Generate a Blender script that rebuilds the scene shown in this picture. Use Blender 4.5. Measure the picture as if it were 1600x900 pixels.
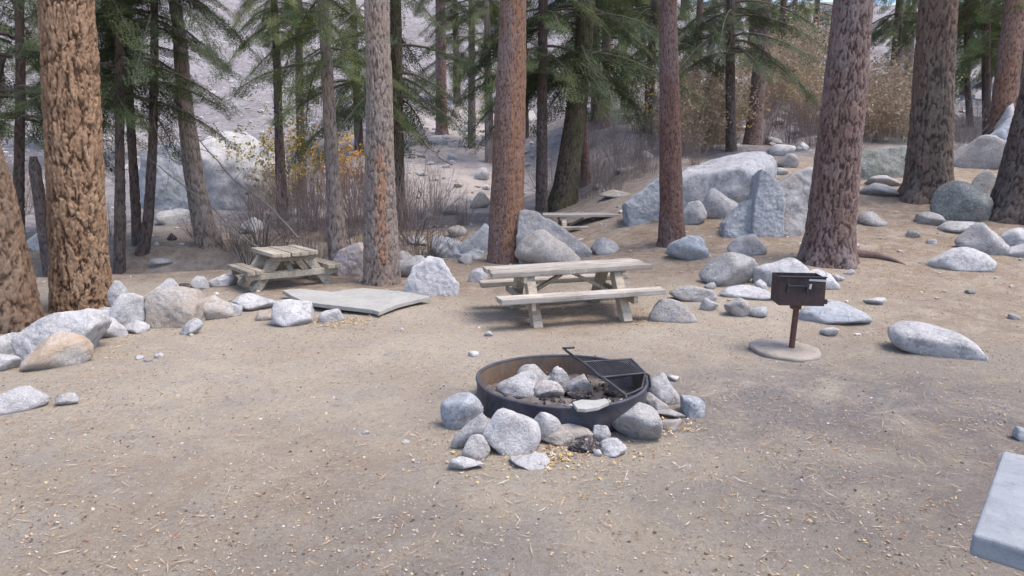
import bpy, bmesh, math, random
import numpy as np
from mathutils import Vector, Matrix
R = math.radians
for o in list(bpy.data.objects): bpy.data.objects.remove(o)
SC = bpy.context.scene
COL = SC.collection
# ------------------------------------------------------------------ camera
CAM_H, PITCH, FPX = 2.0, R(10.0), 1050.0      # metres, downward tilt, focal length in photo pixels (1600 wide)
cam = bpy.data.cameras.new('camera'); cam.sensor_width = 36; cam.lens = FPX / 1600 * 36
cam.clip_start = 0.05; cam.clip_end = 2000
co = bpy.data.objects.new('camera', cam); COL.objects.link(co)
co.location = (0, 0, CAM_H); co.rotation_euler = (R(90) - PITCH, 0, 0)
SC.camera = co
# ------------------------------------------------------------------ light
SUN_EL, SUN_AZ = R(66), R(105)                # azimuth clockwise from +Y: from the right and behind the camera
w = bpy.data.worlds.new('World'); SC.world = w; w.use_nodes = True
nt = w.node_tree; bg = nt.nodes['Background']
sky = nt.nodes.new('ShaderNodeTexSky'); sky.sky_type = 'NISHITA'; sky.sun_disc = False
sky.sun_elevation = SUN_EL; sky.sun_rotation = SUN_AZ
sky.air_density = 1.0; sky.dust_density = 8.0; sky.ozone_density = 0.6; sky.altitude = 1500
nt.links.new(sky.outputs[0], bg.inputs[0]); bg.inputs[1].default_value = 0.15
sl = bpy.data.lights.new('sun', 'SUN'); sl.energy = 1.3; sl.angle = R(26); sl.color = (1.0, 0.90, 0.78)
so = bpy.data.objects.new('sun', sl); COL.objects.link(so)
sd = Vector((math.sin(SUN_AZ) * math.cos(SUN_EL), math.cos(SUN_AZ) * math.cos(SUN_EL), math.sin(SUN_EL)))
so.rotation_euler = sd.to_track_quat('Z', 'Y').to_euler(); so.location = (8, -8, 14)
SC.view_settings.view_transform = 'Standard'; SC.view_settings.look = 'None'
SC.view_settings.exposure = 1.36; SC.view_settings.gamma = 1.0
SC.render.engine = 'CYCLES'
try: SC.cycles.use_denoising = True
except Exception: pass
SC.cycles.max_bounces = 6; SC.cycles.diffuse_bounces = 3

# ------------------------------------------------------------------ noise and helpers
_rs = np.random.RandomState(7)
_TAB = _rs.rand(64, 64, 64).astype(np.float32)
def vn3(p):
    p = np.asarray(p, dtype=np.float64); i = np.floor(p).astype(int); f = p - i; f = f * f * (3 - 2 * f)
    out = 0
    for a in (0, 1):
        wa = f[..., 0] if a else 1 - f[..., 0]
        for b in (0, 1):
            wb = f[..., 1] if b else 1 - f[..., 1]
            for c in (0, 1):
                wc = f[..., 2] if c else 1 - f[..., 2]
                out = out + wa * wb * wc * _TAB[(i[..., 0] + a) & 63, (i[..., 1] + b) & 63, (i[..., 2] + c) & 63]
    return out * 2 - 1
def fbm(p, n=4, lac=2.1, g=0.5):
    p = np.asarray(p, dtype=np.float64); a, s = 1.0, 0
    for k in range(n):
        s = s + a * vn3(p + 17.3 * k); p = p * lac; a *= g
    return s
def ss(a, b, x):
    t = np.clip((np.asarray(x, dtype=np.float64) - a) / (b - a), 0, 1); return t * t * (3 - 2 * t)
def creek_line(x): return 14.6 + 0.24 * (np.clip(x, -16, 3) + 9)
def gz(x, y):
    """height of the ground"""
    x = np.asarray(x, dtype=np.float64); y = np.asarray(y, dtype=np.float64)
    b = np.interp(y, [-90, 11, 14, 20, 28, 45, 60, 80, 110, 150, 300], [0, 0, .05, .35, 1.0, 4.7, 9, 17, 31, 48, 95])
    b = b * (1 - 0.30 * ss(8, 40, x) * ss(22, 60, y)) * (1 + 0.25 * ss(-5, -40, x) * ss(25, 60, y))
    r = ss(-0.5, 5.5, x) * np.interp(y, [8.3, 12, 16, 20, 26, 40], [0, .33, .9, 1.55, 2.0, 2.2])
    r = r + ss(6, 14, x) * 0.25 * ss(9, 15, y)
    c = -0.75 * np.exp(-((y - creek_line(x)) / 1.15) ** 2) * ss(1.0, -1.5, x)
    P = np.stack([x, y, x * 0], -1)
    n = 0.022 * fbm(P * 0.55, 3) + 0.009 * fbm(P * 2.7 + 5, 2)
    far = ss(13, 30, y)
    n = n + far * (0.16 * fbm(P * 0.4 + 9, 4)) + ss(26, 60, y) * 1.1 * fbm(P * 0.09 + 3, 4)
    return b + r + c + n
def ray(px, py):
    u, v = (px - 800) / FPX, (450 - py) / FPX
    return np.array([u, math.cos(PITCH) + v * math.sin(PITCH), -math.sin(PITCH) + v * math.cos(PITCH)])
CP = np.array([0, 0, CAM_H])
def at_y(px, py, Y): d = ray(px, py); return CP + d * (Y / d[1])
def at_z(px, py, Z): d = ray(px, py); return CP + d * ((Z - CAM_H) / d[2])
def hit(px, py):
    """where the line of sight through a photo pixel meets the ground"""
    d = ray(px, py); Y = np.linspace(1.0, 160, 16000); t = Y / d[1]
    z = CAM_H + d[2] * t; g = gz(d[0] * t, Y); k = np.argmax(z <= g)
    if z[k] > g[k]: k = len(Y) - 1
    return np.array([d[0] * t[k], Y[k], g[k]])
def zc(p): return p[1] * math.cos(PITCH) - (p[2] - CAM_H) * math.sin(PITCH)      # distance along the lens axis
ORD = 'first second third fourth fifth sixth seventh eighth ninth tenth eleventh twelfth thirteenth fourteenth fifteenth sixteenth seventeenth eighteenth nineteenth twentieth'.split()
ORD += ['twenty-' + q for q in ORD[:9]] + ['thirtieth'] + ['thirty-' + q for q in ORD[:9]]
_seq = []
def numbered(o, what): _seq.append((o, what)); return o
def tag(o, label=None, cat=None, group=None, kind=None):
    if label: o['label'] = label
    if cat: o['category'] = cat
    if group: o['group'] = group
    if kind: o['kind'] = kind
    return o
def link(name, data, parent=None, loc=(0, 0, 0), rot=(0, 0, 0)):
    o = bpy.data.objects.new(name, data); COL.objects.link(o); o.parent = parent
    o.location = loc; o.rotation_euler = rot; return o
def empty(name, loc, rz=0, rx=0, ry=0):
    o = link(name, None, None, tuple(loc), (rx, ry, rz)); o.empty_display_size = 0.1; return o
def mesh(name, V, F, mats=None, smooth=True, attrs=None, mi=None):
    """V (n,3), F (m,3|4) -> mesh datablock"""
    V = np.asarray(V, dtype=np.float32).reshape(-1, 3); Fs = F if isinstance(F, (list, tuple)) else [F]
    Fs = [np.asarray(f, dtype=np.int32) for f in Fs if len(f)]
    me = bpy.data.meshes.new(name); me.vertices.add(len(V)); me.vertices.foreach_set('co', V.ravel())
    li = np.concatenate([f.ravel() for f in Fs]); cnt = np.concatenate([np.full(len(f), f.shape[1], np.int32) for f in Fs])
    st = np.concatenate([[0], np.cumsum(cnt)[:-1]]).astype(np.int32)
    me.loops.add(len(li)); me.loops.foreach_set('vertex_index', li)
    me.polygons.add(len(cnt)); me.polygons.foreach_set('loop_start', st); me.polygons.foreach_set('loop_total', cnt)
    for m in (mats if isinstance(mats, (list, tuple)) else [mats] if mats else []): me.materials.append(m)
    if mi is not None: me.polygons.foreach_set('material_index', np.asarray(mi, np.int32))
    for k, a in (attrs or {}).items():
        at = me.attributes.new(k, 'FLOAT', 'POINT'); at.data.foreach_set('value', np.asarray(a, np.float32))
    me.update(calc_edges=True)
    me.polygons.foreach_set('use_smooth', np.full(len(cnt), smooth, bool))
    return me
def grid_faces(nr, nc, wrap=False):
    r = np.arange(nr - 1)[:, None]; c = np.arange(nc if wrap else nc - 1)[None, :]
    a = r * nc + c; b = r * nc + (c + 1) % nc
    return np.stack([a, b, b + nc, a + nc], -1).reshape(-1, 4)
def tubes(P, rad, m=3):
    """P (N,k,3) polylines, rad (N,k) -> verts, quads"""
    P = np.asarray(P, float); N, k, _ = P.shape
    T = np.gradient(P, axis=1); T /= np.linalg.norm(T, axis=2, keepdims=True) + 1e-9
    ref = np.where(np.abs(T[..., 2:3]) > 0.9, np.array([1.0, 0, 0]), np.array([0, 0, 1.0]))
    A = np.cross(T, ref); A /= np.linalg.norm(A, axis=2, keepdims=True) + 1e-9; B = np.cross(T, A)
    th = np.arange(m) * 2 * math.pi / m
    V = P[:, :, None] + rad[:, :, None, None] * (A[:, :, None] * np.cos(th)[:, None] + B[:, :, None] * np.sin(th)[:, None])
    f = grid_faces(k, m, True); F = (f[None] + (np.arange(N) * k * m)[:, None, None]).reshape(-1, 4)
    return V.reshape(-1, 3), F
def boxmesh(name, dims, mat, bev=0.006, seed=None, jit=0.0):
    bm = bmesh.new(); bmesh.ops.create_cube(bm, size=1.0)
    rng = random.Random(seed)
    for v in bm.verts:
        v.co = Vector((v.co.x * dims[0], v.co.y * dims[1], v.co.z * dims[2]))
        if jit: v.co += Vector([rng.uniform(-jit, jit) for _ in range(3)])
    if bev: bmesh.ops.bevel(bm, geom=bm.edges[:], offset=bev, segments=2, affect='EDGES', profile=0.6)
    me = bpy.data.meshes.new(name); bm.to_mesh(me); bm.free(); me.materials.append(mat)
    return me
def box(name, dims, loc, mat, parent, rot=(0, 0, 0), bev=0.006, seed=None, jit=0.0):
    return link(name, boxmesh(name, dims, mat, bev, seed, jit), parent, loc, rot)

# ------------------------------------------------------------------ materials
class Mat:
    def __init__(s, name, rough=0.9, spec=0.2):
        s.m = bpy.data.materials.new(name); s.m.use_nodes = True; s.t = s.m.node_tree; s.n = s.t.nodes
        s.b = s.n['Principled BSDF']; s.b.inputs['Roughness'].default_value = rough
        s.b.inputs['Specular IOR Level'].default_value = spec
        s.co = s.n.new('ShaderNodeTexCoord').outputs['Object']
    def node(s, t, **kw):
        n = s.n.new(t)
        for k, v in kw.items():
            if k[0] == 'i' and k[1:].isdigit(): s.put(n.inputs[int(k[1:])], v)
            elif k in n.inputs: s.put(n.inputs[k], v)
            else: setattr(n, k, v)
        return n
    def put(s, sock, v):
        if hasattr(v, 'is_output'): s.t.links.new(v, sock)
        else: sock.default_value = v
    def scale(s, v, vec=None): return s.node('ShaderNodeMapping', vector_type='POINT', Vector=vec or s.co, Scale=v).outputs[0]
    def noise(s, sc, det=4, rough=0.6, vec=None, dist=0.0):
        return s.node('ShaderNodeTexNoise', Vector=vec or s.co, Scale=sc, Detail=det, Roughness=rough, Distortion=dist).outputs[0]
    def voro(s, sc, vec=None, feat='F1', out=0): return s.node('ShaderNodeTexVoronoi', feature=feat, Vector=vec or s.co, Scale=sc).outputs[out]
    def ramp(s, fac, *st):
        r = s.n.new('ShaderNodeValToRGB'); s.put(r.inputs[0], fac); e = r.color_ramp.elements
        while len(e) < len(st): e.new(0.5)
        for k, (p, c) in enumerate(st):
            e[k].position = p; e[k].color = (c, c, c, 1) if not hasattr(c, '__len__') else (*c, 1)
        return r.outputs[0]
    def mix(s, fac, a, b, mode='MIX'):
        n = s.n.new('ShaderNodeMix'); n.data_type = 'RGBA'; n.blend_type = mode
        s.put(n.inputs[0], fac)
        for k, v in ((6, a), (7, b)): s.put(n.inputs[k], (*v, 1) if isinstance(v, tuple) and len(v) == 3 else v)
        return n.outputs[2]
    def math(s, op, a, b=0.0): return s.node('ShaderNodeMath', operation=op, i0=a, i1=b).outputs[0]
    def attr(s, name): return s.node('ShaderNodeAttribute', attribute_name=name).outputs['Fac']
    def rnd(s): return s.n.new('ShaderNodeObjectInfo').outputs['Random']
    def bump(s, h, strength=0.4, dist=0.02, normal=None):
        b = s.node('ShaderNodeBump', Height=h, Strength=strength, Distance=dist)
        if normal: s.put(b.inputs['Normal'], normal)
        return b.outputs[0]
    def done(s, color, normal=None):
        s.put(s.b.inputs['Base Color'], (*color, 1) if isinstance(color, tuple) else color)
        if normal is not None: s.put(s.b.inputs['Normal'], normal)
        return s.m
M = {}
def rock_mat(name, a, b, stain=None, amt=0.5):
    m = Mat(name, 0.92, 0.15); v = m.node('ShaderNodeVectorMath', operation='ADD', i0=m.co, i1=m.node('ShaderNodeCombineXYZ', X=m.math('MULTIPLY', m.rnd(), 40.0)).outputs[0]).outputs[0]
    big = m.noise(2.6, 5, 0.65, v, 0.6); c = m.mix(m.ramp(big, (.32, 0), (.68, 1)), a, b)
    br = m.ramp(m.rnd(), (0, .86), (1, 1.1)); c = m.mix(1.0, c, br, 'MULTIPLY')
    patch = m.ramp(m.noise(6.5, 6, 0.75, v, 1.0), (.50, 0), (.60, 1))
    c = m.mix(m.math('MULTIPLY', patch, 0.6), c, tuple(x * 0.58 for x in a))
    veins = m.ramp(m.noise(m_sc := 5.0, 3, 0.6, m.scale((1, 1, 3.2), v), 2.0), (.47, 0), (.5, 1), (.53, 0))
    c = m.mix(m.math('MULTIPLY', veins, 0.35), c, (0.62, 0.6, 0.58))
    sp = m.ramp(m.noise(34, 4, 0.8, v), (.34, 1), (.43, 0)); c = m.mix(m.math('MULTIPLY', sp, 0.45), c, (0.07, 0.068, 0.075))
    sp2 = m.ramp(m.noise(26, 4, 0.8, v), (.55, 0), (.64, 1)); c = m.mix(m.math('MULTIPLY', sp2, 0.5), c, (0.72, 0.7, 0.69))
    if stain: c = m.mix(m.math('MULTIPLY', m.ramp(m.noise(1.9, 4, 0.7, v, 0.8), (.45, 0), (.62, 1)), amt), c, stain)
    h = m.math('ADD', m.noise(9, 8, 0.72, v), m.math('MULTIPLY', m.noise(60, 4, 0.7, v), 0.35))
    return m.done(c, m.bump(h, 0.9, 0.05))
M['w'] = rock_mat('granite_pale', (.40, .395, .41), (.57, .565, .575))
M['g'] = rock_mat('granite_grey', (.30, .295, .305), (.46, .45, .45), (.33, .28, .24), .4)
M['t'] = rock_mat('granite_tan', (.36, .33, .30), (.51, .475, .445), (.35, .28, .215), .5)
M['b'] = rock_mat('granite_blue', (.28, .31, .355), (.46, .49, .535), (.40, .40, .40), .4)
M['o'] = rock_mat('granite_rusty', (.42, .39, .36), (.55, .52, .49), (.42, .29, .18), .7)
M['m'] = rock_mat('granite_dark_green', (.15, .17, .165), (.27, .28, .28), (.13, .15, .12), .6)
M['B'] = rock_mat('granite_deep_blue', (.17, .215, .265), (.29, .34, .40), (.24, .25, .25), .4)
M['p'] = rock_mat('granite_pink', (.40, .33, .32), (.53, .45, .43), (.42, .34, .25), .5)
M['P'] = rock_mat('stone_faint_pink', (.40, .365, .36), (.52, .485, .475))
M['d'] = rock_mat('burnt_stone', (.035, .03, .032), (.09, .07, .07), (.10, .05, .05), .5)

def ground_mat():
    m = Mat('campsite_ground', 0.97, 0.1)
    pos = m.n.new('ShaderNodeNewGeometry').outputs['Position']
    n1, n2, n3 = m.noise(.55, 5, .62, pos, .5), m.noise(2.3, 6, .7, pos, .4), m.noise(14, 6, .75, pos)
    c = m.mix(m.ramp(n1, (.33, 0), (.66, 1)), (.42, .355, .275), (.54, .475, .385))
    c = m.mix(m.math('MULTIPLY', m.ramp(n2, (.46, 0), (.62, 1)), .55), c, (.40, .365, .34))
    c = m.mix(m.math('MULTIPLY', m.ramp(n3, (.5, 0), (.68, 1)), .45), c, (.24, .18, .14))
    ash_shade = m.math('MULTIPLY', m.attr('ash_shade'), m.ramp(m.noise(1.4, 5, .7, pos, .6), (.36, .3), (.54, 1)))  # grey dirt patches with the shadowed zone's darkness painted into the soil colour
    c = m.mix(m.math('MULTIPLY', ash_shade, .85), c, (.20, .188, .19))
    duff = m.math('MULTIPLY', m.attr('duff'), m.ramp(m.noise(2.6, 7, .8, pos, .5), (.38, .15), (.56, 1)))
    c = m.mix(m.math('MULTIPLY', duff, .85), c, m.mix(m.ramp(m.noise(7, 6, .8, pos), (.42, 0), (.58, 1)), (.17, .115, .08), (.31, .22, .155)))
    hill = m.mix(m.ramp(m.noise(.35, 6, .7, pos, .5), (.35, 0), (.65, 1)), (.165, .155, .165), (.275, .26, .275))
    hill = m.mix(m.math('MULTIPLY', m.ramp(m.noise(1.6, 6, .8, pos), (.52, 0), (.60, 1)), .6), hill, (.10, .085, .08))
    hill = m.mix(m.math('MULTIPLY', m.ramp(m.noise(3.1, 5, .8, pos), (.56, 0), (.63, 1)), .75), hill, (.43, .42, .445))
    hill = m.mix(m.math('MULTIPLY', m.attr('sand'), m.ramp(m.noise(.9, 6, .75, pos, .4), (.36, .2), (.55, 1))), hill, (.43, .385, .365))
    c = m.mix(m.attr('hill'), c, hill)
    md = m.noise(30, 5, .8, pos); c = m.mix(m.math('MULTIPLY', m.ramp(md, (.34, 1), (.45, 0)), .4), c, (.22, .18, .155)); c = m.mix(m.math('MULTIPLY', m.ramp(md, (.54, 0), (.64, 1)), .4), c, (.52, .46, .41))
    dk = m.ramp(m.noise(75, 3, .8, pos), (.33, 1), (.42, 0)); c = m.mix(m.math('MULTIPLY', dk, .6), c, (.09, .075, .065))
    lt = m.ramp(m.noise(95, 3, .8, pos), (.6, 0), (.68, 1)); c = m.mix(m.math('MULTIPLY', lt, .55), c, (.58, .53, .48))
    h = m.math('ADD', m.noise(22, 8, .75, pos), m.math('MULTIPLY', m.noise(110, 4, .75, pos), .5))
    return m.done(c, m.bump(h, 1.0, .045))
M['ground'] = ground_mat()

def bark_mat(name, plate_a, plate_b, furrow, tint=None, scar=None):
    m = Mat(name, 0.95, 0.1)
    cell, edge = m.attr('cell'), m.attr('edge')
    c = m.mix(cell, plate_a, plate_b)
    n = m.noise(9, 6, .75, m.scale((1, 1, .3)), .4)
    c = m.mix(m.math('MULTIPLY', m.ramp(n, (.42, 0), (.62, 1)), .55), c, tuple(x * .55 for x in plate_a))
    if tint: c = m.mix(m.math('MULTIPLY', m.ramp(m.noise(1.3, 4, .6, m.scale((1, 1, .4)), .6), (.45, 0), (.6, 1)), .7), c, tint)
    if scar: c = m.mix(m.attr('scar'), c, scar)
    fl = m.noise(55, 4, .8, m.scale((1, 1, .35)))
    c = m.mix(m.math('MULTIPLY', m.ramp(fl, (.3, 1), (.46, 0)), .5), c, furrow)
    gr = m.noise(26, 6, .8, m.scale((1, 1, .5)), .3); c = m.mix(m.math('MULTIPLY', m.ramp(gr, (.5, 0), (.68, 1)), .22), c, tuple(min(.6, x * 1.4) for x in plate_b))
    c = m.mix(m.math('MULTIPLY', m.ramp(edge, (.02, 1), (.15, 0)), .7), c, furrow)
    h = m.math('ADD', m.noise(30, 7, .75, m.scale((1, 1, .4))), m.math('MULTIPLY', edge, .8))
    return m.done(c, m.bump(h, .8, .02))
M['bark_orange'] = bark_mat('bark_orange', (.255, .158, .10), (.36, .245, .165), (.06, .035, .026))
M['bark_brown'] = bark_mat('bark_brown', (.17, .11, .075), (.25, .17, .12), (.05, .03, .022), (.20, .155, .125))
M['bark_grey'] = bark_mat('bark_grey', (.22, .185, .165), (.33, .285, .26), (.06, .045, .04), (.30, .22, .17), (.34, .165, .085))
M['bark_red'] = bark_mat('bark_red', (.14, .082, .068), (.215, .135, .115), (.045, .024, .022), (.185, .15, .15))
M['bark_redbrown'] = bark_mat('bark_redbrown', (.17, .112, .098), (.26, .185, .165), (.05, .03, .027), (.225, .19, .19))
M['bark_rust'] = bark_mat('bark_rust', (.20, .125, .10), (.29, .20, .17), (.07, .038, .03), (.25, .20, .20), (.36, .18, .085))
M['bark_dark'] = bark_mat('bark_dark', (.105, .085, .08), (.18, .15, .14), (.035, .028, .026), (.15, .10, .08))
M['bark_moss'] = bark_mat('bark_moss', (.10, .085, .065), (.17, .14, .11), (.035, .028, .024), (.085, .09, .04))
M['bark_brown_dark'] = bark_mat('bark_brown_dark', (.13, .105, .09), (.215, .175, .15), (.04, .03, .026), (.19, .125, .10))
def plain(name, a, b, sc=8, rough=.9, spec=.2, st=.4):
    m = Mat(name, rough, spec); n = m.noise(sc, 5, .7)
    return m.done(m.mix(m.ramp(n, (.35, 0), (.65, 1)), a, b), m.bump(n, st, .01))
def leaf_mat(name, a, b, trans=.25):
    m = Mat(name, .75, .25); c = m.mix(m.ramp(m.noise(2.2, 4, .7), (.35, 0), (.65, 1)), a, b)
    m.done(c); tr = m.node('ShaderNodeBsdfTranslucent'); m.put(tr.inputs[0], c)
    mx = m.n.new('ShaderNodeMixShader'); mx.inputs[0].default_value = trans
    m.t.links.new(m.b.outputs[0], mx.inputs[1]); m.t.links.new(tr.outputs[0], mx.inputs[2])
    m.t.links.new(mx.outputs[0], m.n['Material Output'].inputs[0]); return m.m
M['needle'] = leaf_mat('fir_needles', (.05, .07, .03), (.115, .145, .06))
M['needle_blue'] = leaf_mat('fir_needles_bluish', (.048, .07, .036), (.10, .13, .07))
M['needle_light'] = leaf_mat('needles_light', (.09, .13, .045), (.17, .20, .08))
M['branch'] = plain('branch_wood', (.10, .08, .07), (.17, .14, .125), 20)
M['twig'] = plain('bare_twigs', (.20, .155, .15), (.30, .24, .23), 6)
M['twig_tan'] = plain('tan_twigs', (.27, .215, .17), (.38, .31, .25), 6)
M['twig_dark'] = plain('dark_twigs', (.10, .08, .075), (.17, .14, .13), 6)
M['deadwood'] = plain('dead_branch', (.15, .125, .115), (.27, .235, .215), 14)
M['leaf_yellow'] = leaf_mat('yellow_leaves', (.42, .30, .06), (.55, .42, .12), .35)
M['leaf_orange'] = leaf_mat('orange_leaves', (.50, .20, .03), (.60, .33, .06), .35)
M['leaf_tan'] = leaf_mat('tan_leaves', (.33, .255, .175), (.45, .36, .26), .3)
def wood_mat(name, a, b, dark):
    m = Mat(name, .88, .15); v = m.node('ShaderNodeVectorMath', operation='ADD', i0=m.co, i1=m.node('ShaderNodeCombineXYZ', X=m.math('MULTIPLY', m.rnd(), 30.0)).outputs[0]).outputs[0]
    g = m.noise(16, 6, .7, m.scale((.07, 1.6, 1.6), v), 1.2); big = m.noise(1.6, 4, .6, v)
    c = m.mix(m.ramp(big, (.35, 0), (.65, 1)), a, b)
    c = m.mix(m.math('MULTIPLY', m.ramp(g, (.5, 0), (.62, 1)), .6), c, dark)
    c = m.mix(1.0, c, m.ramp(m.rnd(), (0, .72), (1, 1.12)), 'MULTIPLY')
    st = m.ramp(m.noise(3.2, 6, .75, m.scale((.6, 1.6, 1.6), v), .8), (.5, 0), (.64, 1)); c = m.mix(m.math('MULTIPLY', st, .55), c, tuple(x * .75 for x in dark))
    crack = m.ramp(m.noise(34, 3, .6, m.scale((.035, 1.5, 1.5), v)), (.33, 1), (.38, 0))
    c = m.mix(m.math('MULTIPLY', crack, .85), c, tuple(x * .35 for x in dark))
    wear = m.ramp(m.noise(7, 6, .8, v), (.58, 0), (.66, 1)); c = m.mix(m.math('MULTIPLY', wear, .5), c, (.6, .56, .5))
    return m.done(c, m.bump(m.math('SUBTRACT', g, crack), .5, .008))
M['wood'] = wood_mat('weathered_wood', (.36, .325, .29), (.47, .435, .39), (.20, .17, .145))
M['wood_leg'] = wood_mat('yellowed_wood', (.43, .365, .29), (.53, .465, .385), (.22, .17, .115))
M['wood_grey'] = wood_mat('grey_wood', (.36, .335, .305), (.47, .44, .40), (.22, .195, .17))
M['wood_olive'] = wood_mat('olive_wood', (.36, .315, .255), (.46, .415, .345), (.18, .15, .105))
def concrete_mat(name, a, b, top=None):
    m = Mat(name, .9, .25); c = m.mix(m.ramp(m.noise(2.5, 6, .7, None, .6), (.3, 0), (.68, 1)), a, b)
    c = m.mix(m.math('MULTIPLY', m.ramp(m.noise(11, 6, .8), (.52, 0), (.62, 1)), .35), c, tuple(x * .6 for x in a))
    sp = m.ramp(m.noise(90, 3, .8), (.34, 1), (.42, 0)); c = m.mix(m.math('MULTIPLY', sp, .5), c, (.12, .12, .125))
    return m.done(c, m.bump(m.noise(45, 7, .75), .45, .01))
M['concrete'] = concrete_mat('concrete_bluish', (.20, .22, .245), (.30, .32, .345))
M['slab'] = concrete_mat('slab_grey', (.30, .30, .285), (.40, .395, .375))
M['pad'] = concrete_mat('pad_dusty', (.24, .205, .18), (.33, .295, .265))
def steel_mat(name, a, b, rust, amt, rough=.6, metal=.35):
    m = Mat(name, rough, .4); m.b.inputs['Metallic'].default_value = metal
    c = m.mix(m.ramp(m.noise(5, 5, .7, None, .5), (.35, 0), (.65, 1)), a, b)
    r = m.ramp(m.noise(7, 7, .8, m.scale((1, 1, .5)), .8), (.44, 0), (.6, 1))
    c = m.mix(m.math('MULTIPLY', r, amt), c, rust)
    m.put(m.b.inputs['Roughness'], m.ramp(m.noise(18, 5, .7), (.3, rough - .15), (.7, rough + .2)))
    return m.done(c, m.bump(m.noise(40, 7, .8), .35, .006))
M['steel'] = steel_mat('sooty_steel', (.045, .05, .07), (.10, .105, .135), (.10, .075, .07), .5)
M['steel_in'] = steel_mat('rusty_steel', (.085, .07, .062), (.15, .12, .105), (.22, .125, .06), .6, .8, .1)
M['grate'] = steel_mat('black_steel', (.03, .033, .045), (.07, .075, .09), (.09, .06, .05), .4)
M['grillbox'] = steel_mat('rusty_brown_steel', (.030, .022, .025), (.062, .044, .046), (.095, .05, .045), .45, .7, .15)
M['post'] = steel_mat('rusty_post', (.085, .042, .036), (.13, .07, .06), (.17, .08, .05), .6, .75, .15)
M['galv'] = steel_mat('bare_metal', (.45, .45, .46), (.6, .6, .6), (.4, .35, .3), .3, .5, .4)
M['ash_shade'] = plain('ash_shade', (.065, .055, .052), (.17, .15, .145), 9)
M['charcoal'] = plain('charcoal', (.02, .02, .022), (.05, .046, .046), 30)
for k, a, b in (('crumb_a', (.33, .27, .23), (.43, .36, .31)), ('crumb_b', (.22, .175, .15), (.31, .25, .21)), ('crumb_c', (.40, .355, .33), (.50, .45, .42)), ('lit_tan', (.34, .24, .15), (.46, .35, .24)), ('lit_brown', (.19, .115, .07), (.27, .17, .11)), ('lit_dark', (.06, .045, .04), (.10, .075, .06)),
                ('lit_pale', (.44, .38, .30), (.54, .47, .38)), ('lit_yellow', (.46, .34, .12), (.55, .43, .18)), ('lit_orange', (.40, .24, .11), (.48, .32, .16)), ('pebble', (.28, .26, .25), (.42, .39, .37)), ('pebble_white', (.50, .48, .47), (.62, .60, .58))):
    M[k] = plain(k, a, b, 25)

# ------------------------------------------------------------------ ground: one sheet, fine near the camera, out to the horizon
def build_ground():
    def spaced(n, near, far):
        t = np.linspace(-1, 1, n); k = 5.2; s = np.sinh(k * t) / math.sinh(k); return s * far
    x = spaced(521, 0, 260); yy = np.concatenate([np.linspace(-90, 0, 24)[:-1], np.linspace(0, 1, 60)[:-1] * 1.6, 1.6 + (np.exp(np.linspace(0, 1, 520) * 4.6) - 1) / (math.exp(4.6) - 1) * 290])
    X, Y = np.meshgrid(x, yy); Z = gz(X, Y)
    P = np.stack([X, Y, X * 0], -1)
    Z = Z + 0.004 * fbm(P * 9 + 31, 2) * ss(16, 6, Y)
    n = fbm(P * .5 + 40, 3)
    hillm = ss(15.5, 23, Y + 2.0 * n - 2.5 * ss(3, 10, X))
    hillm = np.maximum(hillm, .75 * ss(1.4, .2, np.abs(Y - creek_line(X)) + .4 * n) * ss(1, -1, X))
    duff = np.clip(ss(9.6, 12.5, Y + .9 * n - .3 * ss(-3, -6, X)) * .9, 0, 1)
    duff = np.maximum(duff, .75 * ss(3.2, 5.5, X + n) * ss(6.5, 9, Y + n))
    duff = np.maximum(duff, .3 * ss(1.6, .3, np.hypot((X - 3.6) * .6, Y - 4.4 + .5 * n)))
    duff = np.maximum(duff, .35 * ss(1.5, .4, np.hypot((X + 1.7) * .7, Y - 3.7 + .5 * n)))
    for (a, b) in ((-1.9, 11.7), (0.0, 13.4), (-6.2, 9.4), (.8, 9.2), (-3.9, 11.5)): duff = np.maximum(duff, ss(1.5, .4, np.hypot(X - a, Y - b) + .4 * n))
    ash_shade = np.maximum(ss(2.4, .6, np.hypot((X - 2.9) * .6, Y - 5.6) + .6 * n), .9 * ss(1.5, .3, np.hypot((X - 2.2) * .55, Y - 3.9) + .4 * n))  # mask for painted-in shade and grey dirt, mostly at the right
    ash_shade = np.maximum(ash_shade, .6 * ss(1.2, .3, np.hypot(X + 0.4, (Y - 3.2) * .9) + .4 * n))
    ash_shade = np.maximum(ash_shade, .5 * ss(2.2, .5, np.hypot((X - 4) * .6, Y - 7) + .5 * n))
    o = link('ground', mesh('ground', np.stack([X, Y, Z], -1), grid_faces(len(yy), len(x)), M['ground'], True, {'sand': (ss(-9, -6, X) * ss(3, -1, X) * ss(19, 23, Y) * ss(60, 42, Y)).ravel(), 'hill': hillm.ravel(), 'duff': duff.ravel(), 'ash_shade': ash_shade.ravel()}))
    tag(o, kind='structure')
build_ground()

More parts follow.
